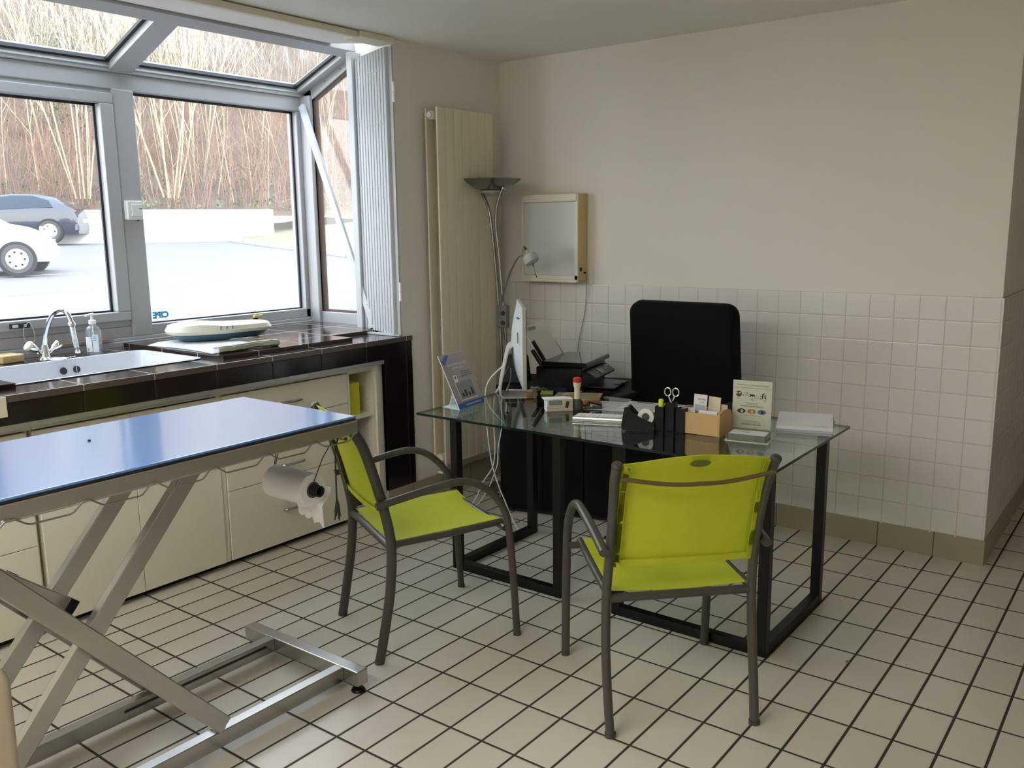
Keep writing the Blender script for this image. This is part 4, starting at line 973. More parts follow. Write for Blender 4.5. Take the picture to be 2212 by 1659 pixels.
def block(nm, p, deg, lx, ly, h, m, label, cat, bev=.002):
    frame_at(p, deg); bm = B(); lbox(bm, -lx / 2, lx / 2, -ly / 2, ly / 2, 0, h); o = obj(nm, bm, m, None, bev=bev); return tag(o, label, cat)
M['kraft'] = mat('kraft_card', (.40, .20, .09), .7)
frame_at((-1.858, -.872, Z0 + .0065), 40)
block('small_carton', (-1.848, -.880, Z0 + .0065), 50, .055, .04, .017, M['kraft'], 'small brown carton on the computer foot', 'box')
M['ynote'] = mat('yellow_note', (.55, .62, .16), .8)
block('sticky_notes', (-1.835, -.765, Z0), 30, .06, .05, .012, M['ynote'], 'yellow-green pad of sticky notes behind the computer foot', 'notepad')
block('paper_sheet', (-1.985, -.79, Z0), 30, .12, .10, .001, M['paper'], 'white paper sheet under the computer stand', 'paper', 0)

# --- medicine carton with green lettering
frame_at((-1.568, -1.055, Z0), 46)
t = thing('medicine_carton', 'white and beige medicine carton with green lettering on its end', 'box', P0)
M['beige'] = mat('beige_print', (.60, .52, .40), .6)
bm = B(); lbox(bm, -.060, .060, -.028, .028, 0, .054); cb = obj('carton', bm, M['paper'], t, bev=.001, seg=1)
bm = B(); lbox(bm, -.072, .040, -.030, .030, .0543, .0563); obj('lid_flap', bm, M['paper'], t)
bm = B(); lbox(bm, -.057, .0585, -.0292, -.0282, .002, .026); lbox(bm, .015, .0585, -.0292, -.0282, .026, .052); obj('front_print', bm, M['beige'], cb)
bm = B(); lbox(bm, -.050, .012, -.0292, -.0282, .028, .050); obj('picture_print', bm, M['gprint'], cb)
bm = B(); obox(bm, lp(.030, -.0298, .014), lp(.036, -.0298, .044), .014, .0008, -V); obj('animal_print', bm, M['ink'], cb)
M['green'] = mat('green_ink', (.02, .32, .10), .6)
text('side_lettering', 'ADVE', .016, M['green'], cb, lp(-.0556, 0, .021), Vector((0, 0, -1)), (V * -1), sx=.85, bold=.001) if False else text('side_lettering', 'A\nD\nV', .016, M['green'], cb, lp(-.0606, .0, .027), -V, Vector((0, 0, 1)), bold=.001)

# --- rubber stamp
t = thing('rubber_stamp', 'rubber stamp with cream handle and red cap standing on the desk', 'stamp', (-1.508, -.995, Z0))
M['cream2'] = mat('cream_handle', (.66, .60, .40), .4); M['red'] = mat('red_cap', (.48, .02, .03), .35); M['greyb'] = mat('dark_grey_plastic', (.06, .06, .06), .4)
bm = B(); lathe(bm, [(.024, 0), (.026, .004), (.024, .035), (.016, .048)], (-1.508, -.995, Z0), 22); obj('base', bm, M['greyb'], t)
bm = B(); lathe(bm, [(.0135, .0485), (.0135, .085), (.012, .093), (.017, .108), (.0185, .122), (.018, .124)], (-1.508, -.995, Z0), 20); obj('handle', bm, M['cream2'], t)
bm = B(); lathe(bm, [(.0186, .1242), (.0195, .13), (.0185, .141), (.014, .146)], (-1.508, -.995, Z0), 20); obj('cap', bm, M['red'], t, label='red cap')
# stapler-like dark puncher beside
frame_at((-1.455, -.935, Z0), 30)
t = thing('hole_punch', 'small black hole punch beside the rubber stamp', 'hole punch', P0)
bm = B(); lbox(bm, -.035, .035, -.02, .02, 0, .010); obj('base', bm, M['greyb'], t, bev=.003)
bm = B(); obox(bm, lp(-.03, 0, .030), lp(.035, 0, .018), .032, .008); obj('lever', bm, M['black'], t, bev=.003)
bm = B(); lbox(bm, -.02, -.008, -.014, .014, .010, .027); obj('spring', bm, M['chrome'], t)
M['orange'] = mat('orange_brown_wood', (.46, .17, .05), .5)
frame_at((-1.515, -.862, Z0), 70)
bm = B(); tube(bm, smooth_path([lp(-.045, 0, .012), lp(-.02, 0, .0125), (lp(.01, 0, .011)), lp(.045, 0, .013)], 4), [.009, .0105, .0115, .012, .0118, .011, .0105, .010, .010, .0108, .0116, .012, .009], 12)
tag(obj('wooden_tool', bm, M['orange'], None), 'orange-brown wooden handle tool lying behind the keyboard', 'tool')
# --- folder and sheets
M['folder'] = mat('buff_folder', (.44, .36, .24), .75)
block('card_folder', (-1.655, -.765, Z0), 24, .22, .165, .010, M['folder'], 'buff card folder lying flat in front of the printer', 'folder', .001)
frame_at((-1.70, -.745, Z0 + .0103), 10)
t = thing('open_booklet', 'small cream booklet lying on the buff folder', 'booklet', P0)
bm = B(); sheet(bm, [[lp(-.04 + .08 * k / 8, v, .001 + .012 * (k / 8) ** 2) for k in range(9)] for v in (-.03, .03)], .002); obj('pages', bm, M['trim'], t)
M['navy'] = mat('navy_fabric', (.015, .018, .06), .8)
frame_at((-1.815, -.690, Z0), 20)
bm = B(); lbox(bm, -.045, .045, -.02, .02, 0, .022); tag(obj('pouch', bm, M['navy'], None, bev=.009), 'dark navy pouch between computer and folder', 'pouch')
t = thing('key_bunch', 'bunch of metal keys on the back of the desk beside the printer', 'keys', (-1.94, -.685, Z0))
for k in range(4):
    a = .5 + k * .9; c0 = Vector((-1.94, -.685, Z0 + .002 + .002 * k)); e = c0 + Vector((math.cos(a), math.sin(a), 0)) * .04
    if e.y > -.66: e.y = -.662
    bm = B(); obox(bm, c0, e, .007, .0018); lathe(bm, [(.010, -.001), (.010, .001)], e, 12); obj('key', bm, M['alu'], t)
t = thing('spectacles', 'folded spectacles lying in front of the printer', 'glasses', (-1.86, -.685, Z0))
bm = B()
for dx in (-.026, .026):
    tube(bm, [(-1.865 + dx + .021 * math.cos(a * PI / 8), -.700 + .004, Z0 + .018 + .016 * math.sin(a * PI / 8)) for a in range(17)], .0015, 6)
tube(bm, [(-1.870, -.696, Z0 + .022), (-1.865, -.696, Z0 + .025), (-1.860, -.696, Z0 + .022)], .0015, 6)
obj('rims', bm, M['ink'], t)
bm = B()
for dx in (-.046, .046): tube(bm, [(-1.865 + dx, -.696, Z0 + .02), (-1.865 - dx * .6, -.672, Z0 + .003)], .0015, 6)
obj('temple', bm, M['ink'], t)
for i, (p, dg, lab) in enumerate([((-1.37, -.835, Z0), 16, 'printed white sheet lying on the glass beyond the keyboard'), ((-1.245, -.775, Z0 + .0012), 12, 'white sheet with dark headings at the back of the desk before the office chair')]):
    frame_at(p, dg); t = thing('paper_sheet', lab, 'paper', P0, 'loose sheets on the desk')
    bm = B(); lbox(bm, -.14, .14, -.10, .10, 0, .0008); pg = obj('page', bm, M['paper'], t)
    bm = B()
    for k in range(9):
        lbox(bm, -.12, .02 + .10 * ((k * 7) % 5) / 5, -.08 + .018 * k, -.076 + .018 * k, .0009, .0011)
    obj('print_lines', bm, M['gink'], pg)
    if i == 1:
        bm = B(); lbox(bm, -.10, -.02, .075, .09, .0009, .0012); lbox(bm, .01, .12, .07, .082, .0009, .0012); obj('headings', bm, M['ink'], pg)
# --- keyboard (its raised back edge faces the visitors)
frame_at((-1.395, -1.205, Z0), 21.5)
t = thing('keyboard', 'slim aluminium keyboard with white keys on the glass', 'keyboard', P0)
M['kalu'] = metal('keyboard_aluminium', (.74, .75, .76), .28)
bm = B(); prism_pts = [(0, .0), (.13, .0), (.13, .005), (.018, .0145), (0, .0165)]
v0 = [bm.verts.new(lp(0, a, b)) for a, b in prism_pts]; v1 = [bm.verts.new(lp(.285, a, b)) for a, b in prism_pts]
bm.faces.new(v0); bm.faces.new(v1[::-1])
for k in range(5): bm.faces.new((v0[k], v0[(k + 1) % 5], v1[(k + 1) % 5], v1[k]))
obj('case', bm, M['kalu'], t, bev=.0012)
bm = B(); tube(bm, [lp(.001, .008, .0098), lp(.284, .008, .0098)], .0098, 18); obj('battery_tube', bm, M['kalu'], t)
for r in range(6):
    for k in range(14):
        if r == 5 and 3 < k < 8: continue
        u0 = .006 + k * .0196; v0_ = .024 + r * .0172; z = .0140 - (v0_ - .018) * .0848
        bm = B(); lbox(bm, u0, u0 + .0168, v0_, v0_ + (.009 if r == 0 else .0145), z, z + .0026); obj('key', bm, M['wplastic'], t)
bm = B(); lbox(bm, .006 + 4 * .0196, .006 + 8 * .0196 - .003, .024 + 5 * .0172, .024 + 5 * .0172 + .0145, .0066, .0092); obj('space_bar', bm, M['wplastic'], t)
# --- tape dispenser
frame_at((-1.085, -1.175, Z0), 14)
t = thing('tape_dispenser', 'black tape dispenser with a white tape roll at the end of the keyboard', 'tape dispenser', P0)
def uprism(bm, pts, v0, v1):
    a = [bm.verts.new(lp(u, v0, z)) for u, z in pts]; b = [bm.verts.new(lp(u, v1, z)) for u, z in pts]; n = len(pts)
    bm.faces.new(a); bm.faces.new(b[::-1])
    for k in range(n): bm.faces.new((a[k], a[(k + 1) % n], b[(k + 1) % n], b[k]))
    return bm
bm = B(); uprism(bm, [(-.068, 0), (.055, 0), (.06, .012), (.055, .030), (.02, .040), (-.022, .060), (-.050, .088), (-.058, .085), (-.064, .050), (-.070, .012)], -.028, .028); obj('body', bm, M['black'], t, bev=.004)
bm = B(); lathe(bm, [(.016, -.010), (.033, -.010), (.033, .010), (.016, .010)], lp(.022, 0, .052), 30, V, caps=False); lathe(bm, [(.016, .010), (.016, -.010)], lp(.022, 0, .052), 30, V, caps=False); obj('tape_roll', bm, M['paper'], t)
bm = B(); lathe(bm, [(.015, -.012), (.015, .012)], lp(.022, 0, .052), 20, V); obj('hub', bm, M['greyb'], t)
# --- pen holder with scissors, highlighter
frame_at((-.962, -1.150, Z0), 3)
t = thing('pen_holder', 'black three-tube pen holder on the desk', 'pen holder', P0)
for k, (u, v, h) in enumerate(((-.043, -.004, .100), (-.003, .006, .118), (.040, .012, .098))):
    bm = B(); a_, r_ = .0185, .015
    for (p, q, r, s) in ((-a_, a_, -a_, -r_), (-a_, a_, r_, a_), (-a_, -r_, -r_, r_), (r_, a_, -r_, r_)): lbox(bm, u + p, u + q, v + r, v + s, 0, h)
    lbox(bm, u - a_, u + a_, v - a_, v + a_, 0, .003); obj('tube', bm, M['black'], t)
M['fluo'] = mat('fluorescent_yellow', (.62, .80, .02), .4, emit=None)
bm = B(); lathe(bm, [(.007, .006), (.007, .095), (.0105, .096), (.0105, .125), (.007, .128)], lp(-.043, -.004, 0), 14); tag(obj('highlighter', bm, M['fluo'], None), 'fluorescent yellow highlighter in the shortest tube of the pen holder', 'highlighter')
t = thing('scissors', 'steel scissors standing handles up in the pen holder', 'scissors', lp(-.003, .006, .004))
M['scis'] = metal('scissor_steel', (.66, .65, .62), .2)
for s in (-1, 1):
    c_ = lp(-.003 + s * .016, .006 + s * .002, .158); pts = [c_ + U * (.0135 * math.cos(a * PI / 9)) + Vector((0, 0, .0165 * math.sin(a * PI / 9))) for a in range(19)]
    bm = B(); tube(bm, pts, .0026, 8); tube(bm, [c_ + Vector((0, 0, -.0165)) - U * s * .004, lp(-.003 - s * .003, .006 + s * .002, .105), lp(-.003 - s * .001, .006 + s * .002, .012)], [.003, .004, .0015], 8); obj('blade', bm, M['scis'], t)
# --- wooden card box
frame_at((-.845, -1.085, Z0), 2)
t = thing('wooden_card_box', 'pale wooden desk box with rounded ends holding cards', 'box', P0)
M['pine'] = mat('pale_birch', (.62, .40, .18), .5, var=.12, scale=22)
prof = [(-.062, 0), (.062, 0), (.062, .065), (.055, .084), (.040, .094), (.015, .098), (-.03, .098), (-.062, .092)]
for u in (-.083, .076):
    bm = B(); a = [bm.verts.new(lp(u, v, z)) for v, z in prof]; b = [bm.verts.new(lp(u + .007, v, z)) for v, z in prof]; n = len(prof)
    bm.faces.new(a); bm.faces.new(b[::-1])
    for k in range(n): bm.faces.new((a[k], a[(k + 1) % n], b[(k + 1) % n], b[k]))
    obj('end_panel', bm, M['pine'], t, bev=.001)
bm = B(); lbox(bm, -.076, .076, -.060, -.053, .002, .086); obj('front_panel', bm, M['pine'], t)
bm = B(); lbox(bm, -.076, .076, .050, .057, .002, .090); lbox(bm, -.076, .076, -.02, -.015, .002, .088); obj('divider', bm, M['pine'], t)
bm = B(); lbox(bm, -.076, .076, -.053, .05, .002, .008); obj('bottom', bm, M['pine'], t)
def card(u, v, w, h, tilt, m, lab, extra=None):
    t = thing('card', lab, 'card', lp(u, v, .010), 'cards in the wooden box')
    bm = B(); obox(bm, lp(u, v, .010), lp(u + tilt, v + .008, .010 + h), w, .002, V); c_ = obj('sheet', bm, m, t)
    if extra: extra(c_, u, v, w, h, tilt)
def pr(c_, u, v, w, h, tilt):
    text('print', 'Rendez\nvous', .011, M['gink'], c_, lp(u + tilt * .9 + w * .1, v - .0015 + .0065, .010 + h * .82), U, Vector((0, 0, 1)))
    bm = B(); obox(bm, lp(u + tilt * .5, v + .0015, .010 + h * .55), lp(u + tilt * .6, v + .0025, .010 + h * .70), w * .8, .001, V); obj('picture', bm, mat('pale_blue_print', (.42, .52, .60), .6), c_)
card(-.036, .015, .055, .135, .004, M['paper'], 'tall white appointment leaflet in the wooden box', pr)
card(.016, .028, .050, .128, .006, M['trim'], 'cream card standing highest beside the leaflet in the wooden box')
card(-.050, -.040, .045, .090, -.004, mat('pale_blue_card', (.55, .65, .74), .3), 'pale blue glossy card at the front of the wooden box')
card(.020, -.036, .075, .083, .0, M['paper'], 'low white card at the front of the wooden box')
card(.048, .035, .040, .100, .004, M['beige'], 'beige card at the back of the wooden box')
# --- contamination sign
frame_at((-.698, -.985, Z0), 9)
t = thing('information_sign', 'pale upright sign about contamination with animal silhouettes', 'sign', P0)
M['signp'] = mat('pale_green_paper', (.60, .62, .50), .45, var=.03)
def SP(u, z, o=0.0): return lp(u, .001 * 0 + .02 * z - o, z)
sv = (SP(0, 1) - SP(0, 0)).normalized(); sn = U.cross(sv).normalized()
if sn.dot(V) > 0: sn = -sn
bm = B(); obox(bm, SP(0, 0), SP(0, .205), .152, .0025, sn); sb = obj('panel', bm, M['signp'], t)
bm = B(); lbox(bm, -.076, .076, .004, .075, .0, .003); obj('foot', bm, M['clear'], t)
def so(u, z): return SP(u, z) + sn * .0016
text('title', 'Traitement et', .0085, M['gink'], sb, so(-.036, .188), U, sv); text('title', 'contamination', .0125, M['gink'], sb, so(.028, .187), U, sv)
bm = B(); obox(bm, so(-.07, .176), so(.07, .176), .0008, .0006, sv)
def arrow(bm, u0, u1, z):
    obox(bm, so(u0, z), so(u1, z), .0003, .0011, sv); s = 1 if u1 > u0 else -1
    f = [bm.verts.new(so(u1, z + .003)), bm.verts.new(so(u1 + s * .005, z)), bm.verts.new(so(u1, z - .003))]; bm.faces.new(f)
arrow(bm, -.035, -.021, .155); arrow(bm, -.012, -.034, .147); arrow(bm, .018, .033, .147); arrow(bm, .008, .033, .136); obj('arrow', bm, M['ink'], sb)
def poly(nm, pts, m):
    bm = B(); vs = [bm.verts.new(so(u, z)) for u, z in pts]; bm.faces.new(vs); return obj(nm, bm, m, sb)
def disc(nm, u, z, ru, rz, m, par=None, o=0):
    bm = B(); vs = [bm.verts.new(so(u + ru * math.cos(k * PI / 12), z + rz * math.sin(k * PI / 12)) + sn * o) for k in range(24)]; bm.faces.new(vs); return obj(nm, bm, m, par or sb)
M['dkred'] = mat('dark_brown_print', (.07, .035, .04), .6)
dc = disc('round_picture', -.052, .151, .0115, .0115, M['dkred']); disc('highlight', -.049, .154, .004, .004, M['beige'], dc, .0004); disc('highlight', -.060, .153, .003, .0025, M['paper'], dc, .0004)
poly('dog_silhouette', [(-.014, .142), (-.010, .1445), (-.009, .149), (-.012, .154), (-.008, .1525), (-.005, .1505), (.004, .151), (.009, .150), (.0115, .146), (.0125, .141), (.010, .141), (.009, .145), (.004, .1455), (.002, .141), (-.0, .141), (-.001, .145), (-.004, .145), (-.006, .141)], M['ink'])
poly('person_silhouette', [(.039, .136), (.0375, .146), (.039, .154), (.043, .158), (.0485, .159), (.0475, .156), (.044, .153), (.0445, .149), (.0425, .146), (.043, .136)], M['ink'])
poly('person_silhouette', [(.049, .136), (.048, .142), (.0475, .151), (.0495, .153), (.0515, .151), (.0525, .143), (.055, .136)], M['ink'])
for u, z, s in ((-.053, .135, .0042), (0, .131, .0042), (.050, .128, .0042)): text('caption', 'stade\ninfestant', s, M['gink'], sb, so(u, z), U, sv)
for z, w, s, b in ((.117, 'Les animaux peuvent etre', .005, 0), (.111, 'contamines a tout age', .005, 0), (.103, 'TRAITEMENT TOUS LES TRIMESTRES', .0056, .0002), (.066, 'au quotidien    promenade    chasse', .005, 0), (.045, 'Chez le chiot et le chaton', .005, 0), (.039, 'des le plus jeune age, chaque mois', .005, 0), (.031, 'TRAITEMENT 1 FOIS / MOIS', .0062, .0003)):
    text('text_line', w, s, M['gink'], sb, so(0, z), U, sv, bold=b)
for u, m in ((-.040, M['dkred']), (.0, M['kraft']), (.040, mat('slate_blue_print', (.12, .16, .24), .5))):
    dc = disc('oval_picture', u, .083, .0165, .0095, m); disc('picture_detail', u + .002, .082, .005, .007, M['beige'] if u < .02 else M['ink'], dc, .0004)
# --- card tray
frame_at((-.655, -1.105, Z0), 9)
t = thing('card_tray', 'clear low tray of white cards in front of the sign', 'tray', P0)
bm = B(); lbox(bm, -.083, .080, -.052, .045, 0, .002); obj('base_plate', bm, M['wplastic'], t)
M['traygl'] = glass('tray_plastic', (.72, .74, .70), 1.45, .05, .25, (.5, .5, .46))
bm = B(); lbox(bm, -.075, .072, -.046, -.043, .002, .028); lbox(bm, -.075, -.072, -.043, .042, .002, .030); lbox(bm, .069, .072, -.043, .042, .002, .030); lbox(bm, -.072, .069, .039, .042, .002, .034); obj('walls', bm, M['traygl'], t)
bm = B(); lbox(bm, -.070, .067, -.041, .037, .0025, .027); cdk = obj('card_stack', bm, M['paper'], t)
bm = B(); lbox(bm, -.028, .0, -.004, .004, .0272, .0276); obj('print', bm, M['kraft'], cdk)
# --- paper stack at the desk end
frame_at((-.545, -.765, Z0), 17)
def stack(nm, c, dg, hx, hy, z0, z1, m, lab):
    frame_at((c[0], c[1], z0), dg); bm = B(); lbox(bm, -hx, hx, -hy, hy, 0, z1 - z0); o = obj(nm, bm, m, None, bev=.0008, seg=1); return tag(o, lab, 'paper', 'papers at the desk end')
M['fold2'] = mat('grey_folder', (.42, .43, .42), .6); M['blue2'] = mat('pale_blue_edge', (.48, .54, .70), .7)
stack('folder', (-.548, -.785), 15, .105, .135, Z0, Z0 + .006, M['fold2'], 'grey folder at the bottom of the paper pile by the desk end')
stack('paper_pad', (-.552, -.775), 17, .105, .135, Z0 + .0063, Z0 + .016, M['blue2'], 'bluish pad in the middle of the paper pile by the desk end')
o = stack('paper_stack', (-.556, -.775), 18, .106, .138, Z0 + .0163, Z0 + .030, M['paper'], 'white sheets on top of the paper pile by the desk end')
tx = text('printed_line', 'compte rendu', .012, M['gink'], o, lp(.055, -.122, .0141), U, V)
stack('envelope', (-.61, -.70), 40, .05, .05, Z0 + .0305, Z0 + .0315, M['paper'], 'small white slip sticking out behind the sign over the paper pile') if False else None

bm = B(); lathe(bm, [(.001, 0), (.005, .001), (.004, .004), (.001, .005)], (-1.814, -3.051, .9377), 9); tag(obj('crumb', bm, M['ink'], None), 'tiny dark crumb lying on the blue table top', 'crumb')  # table_crumb
bm = B(); lathe(bm, [(.001, 0), (.008, .001), (.006, .006), (.001, .008)], (-.204, -1.264, .0004), 7); tag(obj('crumb', bm, M['kraft'], None), 'small dark crumb on the floor tiles beside the desk', 'crumb')
# ------------------------------------------------------------------ outside
DV = Vector((-.88535, .46492, 0)); RV = Vector((.46492, .88535, 0)); G0 = Vector((-18.01, 3.94, .64)); SL = .0504
def gz(x, y): return G0.z + SL * ((x - G0.x) * DV.x + (y - G0.y) * DV.y)
def gp(s, d):   # s along the view direction from the camera, d sideways
    p = Vector((.6187, -4.262, 0)) + DV * s + RV * d; p.z = gz(p.x, p.y); return p
M['asphalt'] = mat('asphalt', (.125, .123, .130), .9, var=.10, scale=.6, bump=.4, bscale=40)
M['wline'] = mat('white_road_paint', (.5, .5, .5), .8)
M['concrete'] = mat('pale_concrete', (.50, .49, .47), .85, var=.06, scale=1.5)
M['grassd'] = mat('dry_grass', (.15, .13, .075), .95, var=.4, scale=3, bump=1, bscale=20)
M['hill'] = mat('brown_undergrowth_soil', (.10, .065, .045), .95, var=.8, scale=1.0, bump=1, bscale=8)
bm = B(); N = 12
rows = [[gp(4.3 + 26.5 * i / N, -30 + 60 * j / N) for j in range(N + 1)] for i in range(N + 1)]
sheet(bm, rows); struct('ground', bm, M['asphalt'])
def strip(p, q, w):
    p, q = Vector(p), Vector(q); s = (q - p).cross(Vector((0, 0, 1))).normalized() * w / 2; bm = B(); h = Vector((0, 0, .004))
    sheet(bm, [[p - s + h, p + s + h], [q - s + h, q + s + h]], .003); return bm
for a, b, w, lab in (((-18.9, 1.4, 0), (-17.75, 6.2, 0), .12, 'white bay line on the asphalt in front of the white car'), ((-15.5, .5, 0), (-14.6, 6.5, 0), .11, 'white bay line on the asphalt nearest the building'), ((-19.6, 5.4, 0), (-19.2, 7.2, 0), .1, 'short white bay line beyond the white car')):
    a, b = Vector(a), Vector(b); a.z = gz(a.x, a.y); b.z = gz(b.x, b.y)
    tag(obj('parking_line', strip(a, b, w), M['wline'], None), lab, 'road marking', 'parking bay lines')
# low white wall
wa, wb = gp(30.9, -18), gp(30.9, 5.55)
bm = B(); obox(bm, (wa.x, wa.y, gz(wa.x, wa.y) + .45), (wb.x, wb.y, gz(wb.x, wb.y) + .45), .22, 1.15); bm2 = bm
o = obj('boundary_wall', bm, M['concrete'], None); tag(o, 'low white boundary wall along the far side of the car park', 'wall')
# kerb of stone blocks
t = thing('stone_kerb', 'line of pale stone kerb blocks edging the grass bank', 'kerb', (-20.0, 12.5, gz(-20, 12.5)))
ka, kb = Vector((-24.3, 13.5, 0)), Vector((-8.0, 9.8, 0)); n_ = 18
M['stone'] = mat('kerb_stone', (.32, .31, .28), .9, var=.15, scale=3)
for k in range(n_):
    p = ka.lerp(kb, k / n_); q = ka.lerp(kb, (k + .96) / n_); p.z = gz(p.x, p.y) + .07; q.z = gz(q.x, q.y) + .07
    bm = B(); obox(bm, p, q, .16, .16); obj('kerb_stone', bm, M['stone'], t, bev=.02)
# grass bank behind the kerb
bm = B(); rows = []
for i in range(9):
    v = i / 8; row = []
    for j in range(13):
        p = ka.lerp(kb, -.25 + 1.25 * j / 12); off = Vector((.222, .975, 0)) * (.1 + 5 * v); x, y = p.x + off.x, p.y + off.y
        row.append((x, y, gz(x, y) + .10 + .5 * v ** 1.3 + .12 * noise.noise((x * .5, y * .5, 0))))
    rows.append(row)
sheet(bm, rows); struct('grass_bank', bm, M['grassd'])
# hillside
def hz(s, d):
    base = gp(32, d).z + .75
    return base + max(0, (s - 32)) * .60 + .5 * noise.noise((s * .12, d * .12, 3)) * min(1, max(0, s - 31.6) / 4)
bm = B(); rows = []
for i in range(26):
    s = 31.6 + i * 1.5; row = []
    for j in range(41):
        d = -34 + 2.0 * j; p = Vector((.6187, -4.262, 0)) + DV * s + RV * d; row.append((p.x, p.y, hz(s, d)))
    rows.append(row)
sheet(bm, rows); struct('hill', bm, M['hill'])
def hp(s, d):
    p = Vector((.6187, -4.262, 0)) + DV * s + RV * d; p.z = hz(s, d); return p
# bare trees
M['bark'] = mat('pale_bark', (.36, .31, .21), .9, var=.2, scale=6)
def tree_mesh(seed, h, stems=1, spread=.25):
    r = random.Random(seed); bm = B()
    def grow(p, d, ln, rad, lev):
        n = 5; pts = [p.copy()]; q = p.copy(); dd = d.copy()
        for k in range(n):
            dd = (dd + Vector((r.uniform(-.1, .1), r.uniform(-.1, .1), .05 if lev else .02))).normalized(); q = q + dd * ln / n; pts.append(q.copy())
        rs = [rad * (1 - .75 * k / n) for k in range(n + 1)]
        tube(bm, pts, rs, 5 if lev < 2 else 3, cap=False)
        if lev >= 3: return
        cnt = (12, 5, 3)[lev]
        for k in range(cnt):
            f = r.uniform(.30, .97); i = min(int(f * n), n - 1); pp = pts[i].lerp(pts[i + 1], f * n - i)
            a = r.uniform(0, 2 * PI); nd = (dd * (1.1 - .15 * lev) + Vector((math.cos(a), math.sin(a), .25)) * r.uniform(.5, .9)).normalized()
            grow(pp, nd, ln * r.uniform(.34, .55) * (1.05 - f * .4), rs[i] * .55, lev + 1)
    for s in range(stems):
        a = 2 * PI * s / max(stems, 1) + r.uniform(-.4, .4); d = Vector((math.cos(a) * spread, math.sin(a) * spread, 1)) if stems > 1 else Vector((r.uniform(-.08, .08), r.uniform(-.08, .08), 1))
        grow(Vector((math.cos(a) * .2 if stems > 1 else 0, math.sin(a) * .2 if stems > 1 else 0, -.1)), d.normalized(), h * r.uniform(.7, 1), .024 * h / 8, 0)
    return bm
kinds = [tree_mesh(1, 9, 1), tree_mesh(2, 9, 6, .22), tree_mesh(3, 10, 3, .15), tree_mesh(4, 8.5, 8, .28), tree_mesh(5, 11, 1)]
labs = ['slender bare tree', 'bare tree of six pale stems', 'bare tree with three trunks', 'spreading bare tree of many stems', 'tall thin bare tree']
protos = []
rt = random.Random(11); spots = []
for s, d, k in ((33.0, 1.4, 3), (33.2, -2.1, 0), (34, -4.2, 2), (33.5, 4.0, 1), (33, -.8, 1), (35, 6.5, 0), (35, -7.0, 1), (35.5, -9.0, 2)): spots.append((s, d, k))
for i in range(40): spots.append((rt.uniform(35, 62), rt.uniform(-14, 17), rt.randrange(5)))
where = ['above the low white wall', 'beyond the dark car', 'near the end of the wall', 'behind the window mullion', 'high up under the roof glass', 'far back on the hilltop']
for i, (s, d, k) in enumerate(spots):
    p = hp(s, d)
    if k not in [x[0] for x in protos]:
        o = obj('bare_tree', kinds[k], M['bark'], None); o.location = p; protos.append((k, o))
    else:
        o = dict(protos)[k].copy(); C.objects.link(o); o.location = p
    sc_ = rt.uniform(.8, 1.25); o.scale = (sc_, sc_, sc_); o.rotation_euler = (0, 0, rt.uniform(0, 6.28))
    band = 'low on the bank' if s < 38 else ('halfway up the bank' if s < 50 else 'high on the bank')
    sidew = 'above the parked cars' if d < -4 else ('above the white wall' if d < 4 else 'above the grass beyond the wall')
    tag(o, labs[k] + ', ' + band + ' ' + sidew, 'tree', labs[k] + ', ' + band + ' ' + sidew)
# undergrowth: nobody could count the twigs
M['twig'] = mat('brown_twigs', (.235, .148, .100), .95, var=.6, scale=.5); M['ivy'] = mat('green_ivy', (.10, .13, .055), .8, var=.5, scale=2)
rt = random.Random(5); bm = B()
for i in range(11000):
    s = 32 + 26 * rt.random() ** 1.4; d = rt.uniform(-17, 34); p = hp(s, d); h = rt.uniform(.8, 3.4); a = rt.uniform(0, 6.28); l = rt.uniform(.0, .35)
    e = p + Vector((math.cos(a) * l * h, math.sin(a) * l * h, h)); m_ = p.lerp(e, .5) + Vector((rt.uniform(-.1, .1), rt.uniform(-.1, .1), 0)) * h
    tube(bm, [p, m_, e], [.011, .008, .003], 3, cap=False)
    for q in range(2):
        f = rt.uniform(.3, .8); b0 = p.lerp(e, f); tube(bm, [b0, b0 + Vector((rt.uniform(-.5, .5), rt.uniform(-.5, .5), rt.uniform(.3, .9))) * h * .4], [.006, .003], 3, cap=False)
tag(obj('undergrowth', bm, M['twig'], None), 'dense brown winter undergrowth covering the hillside', 'undergrowth', kind='stuff')
bm = B()
for i in range(1500):
    s = 32.3 + 32 * rt.random(); d = rt.uniform(-17, 34); p = hp(s, d); h = rt.uniform(2.5, 6.5); a = rt.uniform(0, 6.28); l = rt.uniform(.0, .22)
    e = p + Vector((math.cos(a) * l * h, math.sin(a) * l * h, h)); m_ = p.lerp(e, .5) + Vector((rt.uniform(-.06, .06), rt.uniform(-.06, .06), 0)) * h
    tube(bm, smooth_path([p, m_, e], 3), [.022, .020, .018, .015, .012, .009, .005], 3, cap=False)
    for q in range(7):
        f = rt.uniform(.35, .95); b0 = p.lerp(m_, f * 2) if f < .5 else m_.lerp(e, f * 2 - 1)
        b1 = b0 + Vector((rt.uniform(-.5, .5), rt.uniform(-.5, .5), rt.uniform(.4, 1.0))) * h * .22
        tube(bm, [b0, b0.lerp(b1, .5) + Vector((rt.uniform(-.05, .05), rt.uniform(-.05, .05), .03)) * h * .2, b1], [.008, .006, .003], 3, cap=False)
tag(obj('saplings', bm, M['bark'], None), 'tangle of thin pale saplings standing in the brown undergrowth', 'saplings', kind='stuff')
bm = B()
